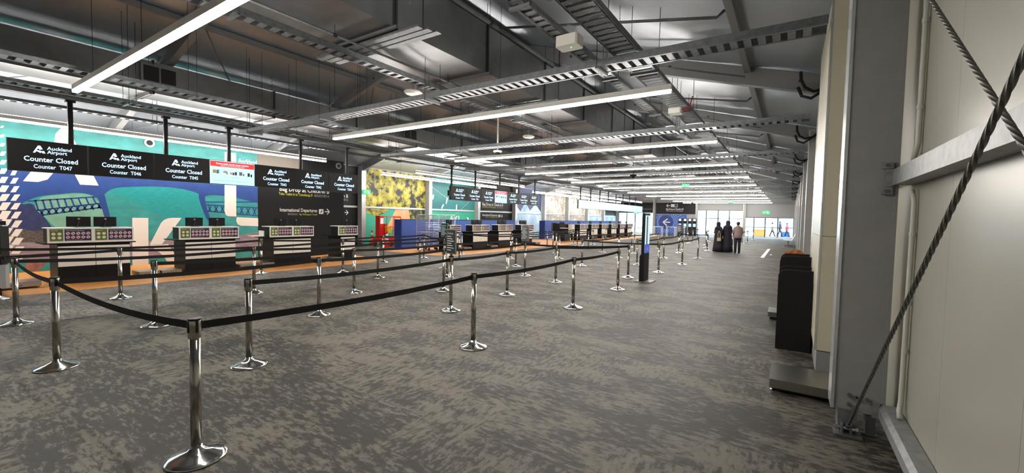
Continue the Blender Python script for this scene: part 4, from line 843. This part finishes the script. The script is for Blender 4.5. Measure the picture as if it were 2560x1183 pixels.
def podium(y, h, label, back):
    t = thing('bag_drop_podium', label, 'podium', (0.1, y, 0)); c = 0.09
    pr = [(-0.1,0),(0.28,0),(0.28,h)]+[(-0.1+c-c*math.sin(q*math.pi/12), h-c+c*math.cos(q*math.pi/12)) for q in range(7)]
    MB().prism(pr, 'y', y, y+0.03).build('side_panel', 'black_fabric', t)
    MB().prism([(u, v) for u, v in pr], 'y', y+0.62, y+0.65).build('side_panel', 'black_fabric', t)
    MB().box(-0.04, 0.28, y+0.03, y+0.62, 0.0, h-0.18).build('body', 'black_fabric', t)
    MB().box(0.1, 0.28, y+0.03, y+0.62, h-0.18, h-0.16).build('shelf', 'black_satin', t); return t
podium(6.6, 1.06, 'black podium side panel with a rounded corner against the cream riser', 0); podium(7.4, 1.19, 'taller black podium panel just behind the nearer one', 0)
scale(5.15, 0.17, 'large stainless baggage scale on the floor beside the near column', False, 0.13, 0.58); scale(8.75, 0.02, 'stainless baggage scale beyond the black podium', False, 0.13, 0.5)
t = thing('crumpled_bag', 'crumpled brown paper bag on a low white stand behind the podium', 'bag', (0.1, 12.0, 0))
MB().box(-0.08, 0.3, 11.7, 12.3, 0.0, 0.78).build('stand', 'white_paint', t)
vs = []; 
m = MB(); n, rr = 14, 8
for i in range(rr+1):
    a = math.pi*i/rr-math.pi/2
    for k in range(n):
        b_ = 2*math.pi*k/n; r = 0.17*(1+random.uniform(-0.22,0.22)); m.v.append((0.12+math.cos(a)*math.cos(b_)*r*1.25, 12.0+math.cos(a)*math.sin(b_)*r*1.5, 0.90+math.sin(a)*r*0.75))
m.f += [(i*n+k, i*n+(k+1) % n, (i+1)*n+(k+1) % n, (i+1)*n+k) for i in range(rr) for k in range(n)]; m.build('paper', 'brown_bag', t)
t = thing('floor_hatch', 'grey floor mat with a white edge strip near the right wall', 'mat', (-0.4, 27, 0)); MB().box(-0.95, 0.3, 23.3, 30.6, 0.001, 0.008).build('mat', 'mat_grey', t); MB().box(-1.1, -0.95, 23.0, 30.9, 0.001, 0.012).build('edge_strip', 'white_paint', t)
for x in (-0.8, 0.0): MB().box(x,x+0.1,25.1,25.6,0.008,0.014).build('latch', 'white_paint', t)
t = thing('beam_seat', 'white beam seat by the far right wall', 'seat', (0.1, 36.2, 0))
for k in range(3):
    y = 35.4+0.62*k; MB().prism([(-0.35,0.42),(0.15,0.38),(0.17,0.42),(-0.35,0.46)], 'y', y, y+0.55).build('seat', 'seat_white', t); MB().prism([(0.13,0.40),(0.38,0.92),(0.42,0.91),(0.18,0.39)], 'y', y, y+0.55).build('backrest', 'seat_white', t)
MB().box(-0.1, 0.0, 35.3, 37.3, 0.32, 0.38).build('beam', 'steel_dark', t)
for y in (35.7, 36.9): MB().prism([(-0.3,0),(0.25,0),(0.25,0.03),(0.0,0.07),(0.0,0.32),(-0.08,0.32),(-0.08,0.07),(-0.3,0.03)], 'y', y, y+0.06).build('leg', 'galv_dull', t)
# far kiosks and rails near the blue arrow wall
for k, (x, y) in enumerate(((-10.3,50.0),(-9.85,50.4),(-9.3,50.2),(-8.9,50.6))):
    t = thing('self_service_kiosk', '%s dark self-service kiosk from the left by the far arrow wall' % ORD[k], 'kiosk', (x, y, 0), 'far self-service kiosks')
    MB().box(x-0.2, x+0.2, y-0.15, y+0.15, 0.0, 1.95).build('body', 'black_wall', t); MB().box(x-0.12,x+0.12,y-0.156,y-0.15,1.65,1.88).build('sign', 'screen_white', t); MB().box(x-0.14,x+0.14,y-0.156,y-0.15,1.0,1.35).build('screen', 'screen_ad', t)
for k, (x, y) in enumerate(((-11.3,44.5),(-10.2,45.2),(-9.2,44.8))):
    t = thing('white_table', '%s white tubular table from the left near the far arrow wall' % ORD[k], 'table', (x, y, 0), 'white tubular tables')
    MB().box(x-0.45, x+0.45, y-0.3, y+0.3, 0.98, 1.03).build('top', 'seat_white', t)
    for a in (-0.4, 0.4):
        for b_ in (-0.25, 0.25): MB().tube([(x+a,y+b_,0),(x+a,y+b_,0.98)], 0.025, 8).build('leg', 'seat_white', t)
t = thing('orange_tub', 'orange baggage tub outside the far right glazing', 'tub', (-2.8, 58, 0)); MB().cbox(-3.6,-2.3,57.6,58.4,0.0,0.75,0.05).build('tub', 'orange_floor', t); MB().box(-3.65,-2.25,57.55,58.45,0.75,0.8).build('rim', 'orange_floor', t)
t = thing('blue_barrier', 'blue barrier block outside the far right glazing', 'barrier', (-0.3, 59, 0)); MB().prism([(-0.9,0),(0.1,0),(0.0,0.6),(-0.8,0.6)], 'y', 58.8, 59.2).build('block', 'cloth_blue', t); MB().box(-0.9,0.1,58.7,59.3,-0.02,0.05).build('foot', 'cloth_blue', t)

# ================================================================== QUEUE STANCHIONS
H = 0.96
sp = thing('queue_stanchion', 'x', 'stanchion', (0,0,0), 'chrome belt stanchions')
MB().lathe([(0.178,0.0),(0.182,0.008),(0.176,0.018),(0.15,0.028),(0.09,0.048),(0.05,0.064),(0.042,0.075),(0.036,0.078),(0.036,0.095)], 40).build('base', 'chrome', sp, smooth=True, local=True)
MB().lathe([(0.0315,0.09),(0.0315,0.83)], 24).build('pole', 'pole_steel', sp, smooth=True, local=True)
MB().lathe([(0.0315,0.825),(0.0375,0.83),(0.0375,0.945),(0.036,0.95)], 24)  .build('head', 'head_steel', sp, smooth=True, local=True)
MB().lathe([(0.036,0.948),(0.039,0.95),(0.039,0.958),(0.034,0.962)], 20).build('cap', 'black_satin', sp, local=True)
for k in range(4):
    a = k*math.pi/2; c, s = round(math.cos(a)), round(math.sin(a)); d = 0.037
    MB().box(c*d-0.004-0.004*abs(s), c*d+0.004+0.004*abs(s), s*d-0.004-0.004*abs(c), s*d+0.004+0.004*abs(c), 0.868, 0.948).build('belt_slot', 'black', sp, local=True)
first = [True]
ALL = {}
def post(key, x, y, label):
    if first[0]:
        first[0] = False; o = sp; o.location = (x, y, 0); o['label'] = label; WLOC[o.name] = (x, y, 0)
    else: o = dup(sp_clean, (x, y, 0), label)
    ALL[key] = (o, x, y); return o
# keep the prototype free of belts: copies are made before any belt is added
ROWS = {
 'A': ('the row beside the open walkway', [(-3.31,1.17),(-3.34,4.21),(-3.34,7.2),(-3.37,9.75)]),
 'B': ('the second row from the walkway', [(-4.89,2.23),(-4.97,5.61),(-5.04,7.5),(-5.06,9.8),(-3.83,11.93)]),
 'C': ('the third row from the walkway', [(-6.4,1.03),(-6.44,4.02),(-6.42,7.0),(-6.32,10.3)]),
 'D': ('the fourth row from the walkway', [(-7.64,2.22),(-7.73,5.63),(-7.76,8.6),(-7.76,12.05)]),
 'E': ('the fifth row from the walkway', [(-9.25,1.1),(-9.23,4.32),(-9.1,7.36),(-9.14,9.98)]),
 'F': ('the sixth row from the walkway', [(-10.55,2.55),(-10.6,7.35),(-10.25,10.0),(-10.38,12.16)]),
 'G': ('the row nearest the first counters', [(-12.0,1.2),(-12.08,5.84),(-11.94,9.89),(-12.0,11.93)]),
 'H': ('the far maze row beside the walkway', [(-3.45,13.79),(-3.37,16.94),(-3.36,20.15)]),
 'I': ('the far maze second row', [(-4.67,15.54),(-4.6,19.2),(-4.74,22.84)]),
 'J': ('the far maze third row', [(-6.12,13.84),(-6.18,17.86),(-6.4,20.77),(-6.43,25.38)]),
 'K': ('the far maze fourth row', [(-7.94,15.63),(-7.86,20.25),(-7.91,25.13)]),
 'L': ('the far maze fifth row', [(-9.4,14.19),(-9.33,18.04),(-9.32,21.89)]),
 'M': ('the far maze sixth row', [(-10.47,15.93),(-10.66,20.23),(-10.7,23.44),(-10.64,25.73)]),
 'N': ('the row by the middle counters', [(-11.93,14.14),(-11.8,21.66),(-12.1,25.84)]),
 'O': ('the row nearest the far counters', [(-12.15,31.93),(-12.3,34.46),(-12.3,38.0),(-12.2,42.0)]),
 'P': ('the distant row left of the people', [(-3.81,25.68),(-4.3,28.6),(-4.77,31.5),(-5.2,34.6),(-5.6,38.0)]),
 'Q': ('the distant inner row before the glazed doors', [(-5.16,25.03),(-6.24,33.03),(-6.6,37.0),(-7.0,41.5)]),
 'S': ('the sixth row beyond the left edge', [(-10.5,-1.5)]), 'T': ('the counter row beyond the left edge', [(-12.0,-2.0)]),
 'R': ('the distant row right of the people', [(-3.2,32.0),(-3.0,36.5),(-2.9,40.0),(-2.8,45.0)]),
}
sp_clean = None
class _T: pass
proto_parts = list(sp.children)
def dup_post(loc, label):
    r = sp.copy(); COL.objects.link(r); r.location = loc; r['label'] = label; WLOC[r.name] = tuple(loc)
    for ch in proto_parts: c = ch.copy(); COL.objects.link(c); c.parent = r
    return r
for rk, (rn, pts) in ROWS.items():
    for i, (x, y) in enumerate(pts):
        lb = 'chrome belt post, %s along %s' % (ORD[i], rn)
        if rk == 'A' and i == 0:
            o = sp; o.location = (x, y, 0); o['label'] = 'nearest and largest chrome belt post in the left foreground'; WLOC[o.name] = (x, y, 0)
        else: o = dup_post((x, y, 0), lb)
        ALL[rk+str(i)] = (o, x, y)
def belt(a, b, sag=0.035):
    o, x0, y0 = ALL[a]; _, x1, y1 = ALL[b] if isinstance(b, str) else (None, b[0], b[1])
    p = Vector((x0, y0, 0.908)); q = Vector((x1, y1, 0.908)); d = (q-p).normalized(); L = (q-p).length; p = p+d*0.04; q = q-d*0.04
    n = max(6, int(L/0.35)); m = MB(); r = Vector((-d.y, d.x, 0))*0.0012; sg = sag*(L/3.0)
    tw = random.uniform(-0.004, 0.004)
    for i in range(n+1):
        f = i/n; c = p+(q-p)*f-Vector((0,0,sg*4*f*(1-f)))
        for s in (-1, 1):
            for e in (-1, 1): m.v.append(tuple(c+r*e+Vector((d.y, -d.x, 0))*(tw*s*math.sin(f*3.14))+Vector((0,0,s*0.026))))
    for i in range(n):
        a_ = i*4; b_ = a_+4
        m.f += [(a_,b_,b_+2,a_+2),(a_+1,a_+3,b_+3,b_+1),(a_+2,b_+2,b_+3,a_+3),(a_,a_+1,b_+1,b_)]
    m.build('belt', 'black_fabric', o)
    m = MB(); c = q; m.bar(c-d*0.03, c+d*0.006, 0.018, 0.066); m.build('belt_clip', 'black', o)
for rk, (rn, pts) in ROWS.items():
    for i in range(len(pts)-1): belt('%s%d' % (rk, i), '%s%d' % (rk, i+1), 0.03 if rk in 'ABCD' else 0.04)
belt('A0', 'C0', 0.06); belt('C0', 'E0', 0.05); belt('E0', 'G0', 0.06); belt('J0', 'H0', 0.03); belt('C3', 'B4', 0.04); belt('F0', 'S0', 0.03); belt('G0', 'T0', 0.03)
belt('L0', 'N0', 0.05); belt('G3', 'E3', 0.02); belt('P0', 'Q0', 0.02)
def board(key, label, m, txt, rot):
    o, x, y = ALL[key]; t = thing('queue_notice', label, 'notice', (x, y, H), 'notice boards on belt posts'); t.rotation_euler = (0,0,rot)
    MB().lathe([(0.045,0.0),(0.045,0.02),(0.02,0.025),(0.02,0.06)], 14).build('socket', 'black', t, local=True, smooth=False)
    MB().box(-0.155, 0.155, -0.012, 0.012, 0.05, 0.49).build('frame', 'galv', t, local=True); MB().box(-0.14, 0.14, -0.014, -0.012, 0.065, 0.475).build('print', m, t, local=True); MB().box(-0.14, 0.14, 0.012, 0.014, 0.065, 0.475).build('print', m, t, local=True)
    mm = MB(); put_text(mm, txt[0], (-0.12,-0.016,0.40), XR, ZU, 0.05, 0.002, width=0.2)
    mm.mark()
    for k in range(7): strokes(mm, [((-0.12,0.36-k*0.04),(0.02+0.08*((k*7) % 3)/2,0.36-k*0.04))], (0,-0.016,0), XR, ZU, 0.012)
    build_split(mm, 'lettering', 'print_white', t, local=True)
mat('board_dark', (44,48,46), 0.3, noise=0.4, nscale=9); mat('board_green', (22,58,54), 0.35); mat('board_grey', (88,92,92), 0.35)
board('B1', 'dark notice board on the belt post in the middle of the near maze', 'board_dark', ('Check-in',), -0.32)
board('E3', 'dark green notice board on a post before the roll cages', 'board_green', ('Bag Drop',), -0.05)
board('C3', 'grey notice board on a post before the middle counters', 'board_grey', ('Queue',), -0.35)
board('O1', 'dark notice board on a post before the far counters', 'board_grey', ('Check-in',), 0.2)
board('Q0', 'second dark notice board on a post before the far glazing', 'board_dark', ('Queue',), 0.2)

# ================================================================== PEOPLE
def skin_mesh(name, verts, edges, radii, m, parent, root=0, lev=2):
    me = bpy.data.meshes.new(name); me.from_pydata(verts, edges, []); o = bpy.data.objects.new(name, me); COL.objects.link(o)
    bpy.context.view_layer.objects.active = o
    sk = o.modifiers.new('skin', 'SKIN'); sk.use_smooth_shade = True
    sv = me.skin_vertices[0].data
    for i, r in enumerate(radii): sv[i].radius = (r, r) if not isinstance(r, tuple) else r
    for i in range(len(verts)): sv[i].use_root = (i == root)
    ss = o.modifiers.new('sub', 'SUBSURF'); ss.levels = lev; ss.render_levels = lev
    dg = bpy.context.evaluated_depsgraph_get(); dg.update(); new = bpy.data.meshes.new_from_object(o.evaluated_get(dg))
    o.modifiers.clear(); old = o.data; o.data = new; bpy.data.meshes.remove(old); new.name = name
    new.materials.clear(); new.materials.append(MATS[m])
    for p in new.polygons: p.use_smooth = True
    o.parent = parent; return o
def hand(v, e, r, wi, side, dirn=(0,0,-1)):
    w = v[wi]; pi = len(v); v.append((w[0]+side*0.005, w[1]-0.01, w[2]-0.07)); e.append((wi, pi)); r.append((0.014,0.034))
    for k, (dy, L) in enumerate(((-0.03,0.065),(-0.011,0.08),(0.009,0.085),(0.028,0.075))):
        a = len(v); v += [(w[0], w[1]+dy, w[2]-0.10), (w[0]-side*0.012, w[1]+dy-0.006, w[2]-0.10-L*0.5), (w[0]-side*0.03, w[1]+dy-0.012, w[2]-0.10-L)]; e += [(pi,a),(a,a+1),(a+1,a+2)]; r += [0.0095,0.009,0.0075]
    a = len(v); v += [(w[0]-side*0.008, w[1]-0.04, w[2]-0.05), (w[0]-side*0.014, w[1]-0.058, w[2]-0.085)]; e += [(pi,a),(a,a+1)]; r += [0.0105,0.009]
def person(name_label, x, y, rot, outfit, h=1.0, kind='trousers', pose=None):
    t = thing('person', name_label, 'person', (x, y, 0)); t.rotation_euler = (0,0,rot); t.scale = (h,h,h)
    # facing -Y locally ; joints in metres for a 1.66 m figure
    st = pose or {}
    lf, rf = st.get('lf', 0.0), st.get('rf', 0.0)
    v = [(0,0,0.92),(0,0,1.05),(0,0.01,1.22),(0,0.01,1.36),(0,0.0,1.43),(0,-0.005,1.49),(0,-0.01,1.56),(0,-0.005,1.62)]
    e = [(0,1),(1,2),(2,3),(3,4),(4,5),(5,6),(6,7)]; r = [(0.16,0.11),(0.13,0.095),(0.14,0.1),(0.10,0.075),(0.05,0.05),(0.062,0.07),(0.074,0.09),(0.05,0.06)]
    for s, f in ((1, lf), (-1, rf)):
        a = len(v); v += [(s*0.09,0,0.88),(s*0.095,-0.02-f*0.5,0.48),(s*0.095,0.01-f,0.09),(s*0.10,-0.10-f,0.03)]; e += [(0,a),(a,a+1),(a+1,a+2),(a+2,a+3)]; r += [(0.085,0.09),0.058,0.04,(0.04,0.028)]
    for s in (1, -1):
        a = len(v); el = st.get('el', (0.03, 1.06)); wr_ = st.get('wr', (-0.06, 0.85))
        v += [(s*0.16,0.01,1.34),(s*0.22,el[0],el[1]),(s*st.get('wx', 0.21),wr_[0],wr_[1])]; e += [(3,a),(a,a+1),(a+1,a+2)]; r += [0.045,0.036,(0.026,0.03)]; hand(v, e, r, a+2, s)
    b = skin_mesh('body', v, e, r, 'skin', t)
    nose = MB().prism([(-0.012,1.545),(0.012,1.545),(0.006,1.575),(-0.006,1.575)], 'y', -0.122, -0.085).build('nose', 'skin', t, local=True)
    MB().disc((-0.03,-0.093,1.575), 0.009, 'y', 0.012, 8).disc((0.03,-0.093,1.575), 0.009, 'y', 0.012, 8).build('eyes', 'black', t, local=True); MB().box(-0.022,0.022,-0.1,-0.085,1.515,1.522).build('mouth', 'cloth_red', t, local=True)
    n = 20
    def loft(nm, rings, m, cap=True):
        mb = MB()
        for cx, cy, z, rx, ry in rings:
            for k in range(n):
                a = 2*math.pi*k/n; mb.v.append((cx+math.cos(a)*rx*(1+0.03*math.sin(5*a)), cy+math.sin(a)*ry*(1+0.03*math.cos(4*a)), z))
        for i in range(len(rings)-1):
            for k in range(n): mb.f.append((i*n+k, i*n+(k+1) % n, (i+1)*n+(k+1) % n, (i+1)*n+k))
        if cap: mb.f += [tuple(range(n))[::-1], tuple(range((len(rings)-1)*n, len(rings)*n))]
        return mb.build(nm, m, t, smooth=True, local=True)
    def sleeves(m, k=1.5):
        for s in (1, -1):
            el = st.get('el', (0.03, 1.06)); wr_ = st.get('wr', (-0.06, 0.85)); wx = st.get('wx', 0.21)
            MB().tube([(s*0.12,0.01,1.365),(s*0.165,0.01,1.35),(s*0.22,el[0],el[1]),(s*wx,wr_[0],wr_[1]+0.02)], [0.05,0.062,0.05*k/1.3,0.042*k/1.3], 12).build('sleeve', m, t, smooth=True, local=True)
    if kind == 'trousers':
        loft('top', [(0,0,0.80,0.20,0.15),(0,0,0.95,0.205,0.155),(0,0,1.1,0.185,0.14),(0,0.01,1.25,0.195,0.14),(0,0.01,1.34,0.205,0.12),(0,0.01,1.385,0.185,0.105),(0,0.005,1.425,0.12,0.09),(0,0,1.46,0.068,0.07),(0,0,1.475,0.062,0.066)], outfit[0]); sleeves(outfit[0])
        loft('waistband', [(0,0,0.74,0.17,0.125),(0,0,0.92,0.18,0.135)], outfit[1])
        for s, f in ((1, lf), (-1, rf)): MB().tube([(s*0.085,0,0.90),(s*0.092,0,0.76),(s*0.095,-0.015-f*0.5,0.48),(s*0.095,0.01-f,0.07)], [0.10,0.095,0.07,0.055], 14).build('trouser_leg', outfit[1], t, smooth=True, local=True)
        for s, f in ((1, lf), (-1, rf)): MB().lathe([(0.045,0.0),(0.052,0.02),(0.045,0.07),(0.035,0.11)], 12, (s*0.098,-0.045-f,0), 1, 2.3).build('shoe', 'black', t, smooth=True, local=True)
        MB().lathe([(0.05,0.0),(0.088,0.05),(0.1,0.1),(0.085,0.15),(0.03,0.185)], 14, (0,0.02,1.49), 0.95, 1.0).build('hair', outfit[2], t, smooth=True, local=True)
    else:
        loft('robe', [(0,0.0,0.025,0.30,0.27),(0,0,0.3,0.27,0.24),(0,0,0.7,0.235,0.2),(0,0,1.0,0.215,0.18),(0,0,1.2,0.205,0.16),(0,0.01,1.33,0.21,0.135),(0,0.01,1.385,0.19,0.115),(0,0.005,1.43,0.11,0.09)], outfit[0]); sleeves(outfit[0], 1.9)
        loft('headscarf', [(0,0.02,1.26,0.20,0.15),(0,0.02,1.38,0.16,0.13),(0,0.015,1.46,0.10,0.10),(0,0.02,1.54,0.108,0.118),(0,0.018,1.62,0.10,0.11),(0,0.015,1.68,0.06,0.07)], outfit[1])
        for s in (1, -1): MB().lathe([(0.04,0.0),(0.045,0.02),(0.03,0.05)], 12, (s*0.09,-0.13,0), 1, 2.2).build('shoe', 'black', t, smooth=True, local=True)
    return t
person('person in a taupe knit top and dark trousers standing with back turned', -2.3, 25.4, math.radians(200), ('knit_taupe','denim','hair_dark'), 1.0, 'trousers', {'el': (-0.02,1.08), 'wr': (-0.2,0.98), 'wx': 0.16})
person('person in a long black robe standing at left of the pair', -3.28, 25.75, math.radians(150), ('abaya','abaya'), 0.98, 'robe', {'el': (0.0,1.06), 'wr': (-0.18,1.0), 'wx': 0.12})
person('person in a dark robe and navy headscarf at right of the pair', -2.85, 25.9, math.radians(215), ('abaya','abaya2'), 1.03, 'robe', {'el': (0.0,1.06), 'wr': (-0.15,0.95), 'wx': 0.14})
t = thing('shoulder_bag', 'tan strap bag held by the robed person on the left', 'bag', (-3.22, 25.45, 0.75)); MB().tube([(-3.22,25.46,1.15),(-3.27,25.45,0.98),(-3.25,25.45,0.78),(-3.2,25.45,0.72),(-3.15,25.45,0.8),(-3.15,25.45,1.0),(-3.2,25.46,1.15)], 0.016, 6).build('strap', 'bag_tan', t); MB().cbox(-3.3,-3.1,25.4,25.48,0.6,0.78,0.02).build('pouch', 'bag_tan', t)
person('distant person walking outside the far right glazing with a blue bag', -1.7, 58.5, math.radians(90), ('knit_taupe','denim','hair_dark'), 1.0, 'trousers', {'lf': 0.25, 'rf': -0.25})
person('distant person in dark clothes walking outside the glazing', -0.95, 58.6, math.radians(90), ('abaya2','denim','hair_dark'), 1.08, 'trousers', {'lf': 0.2, 'rf': -0.2})
person('distant person in a red top outside the far right glazing', -0.25, 58.7, math.radians(90), ('cloth_red','denim','hair_dark'), 0.98, 'trousers', {'lf': -0.2, 'rf': 0.2})
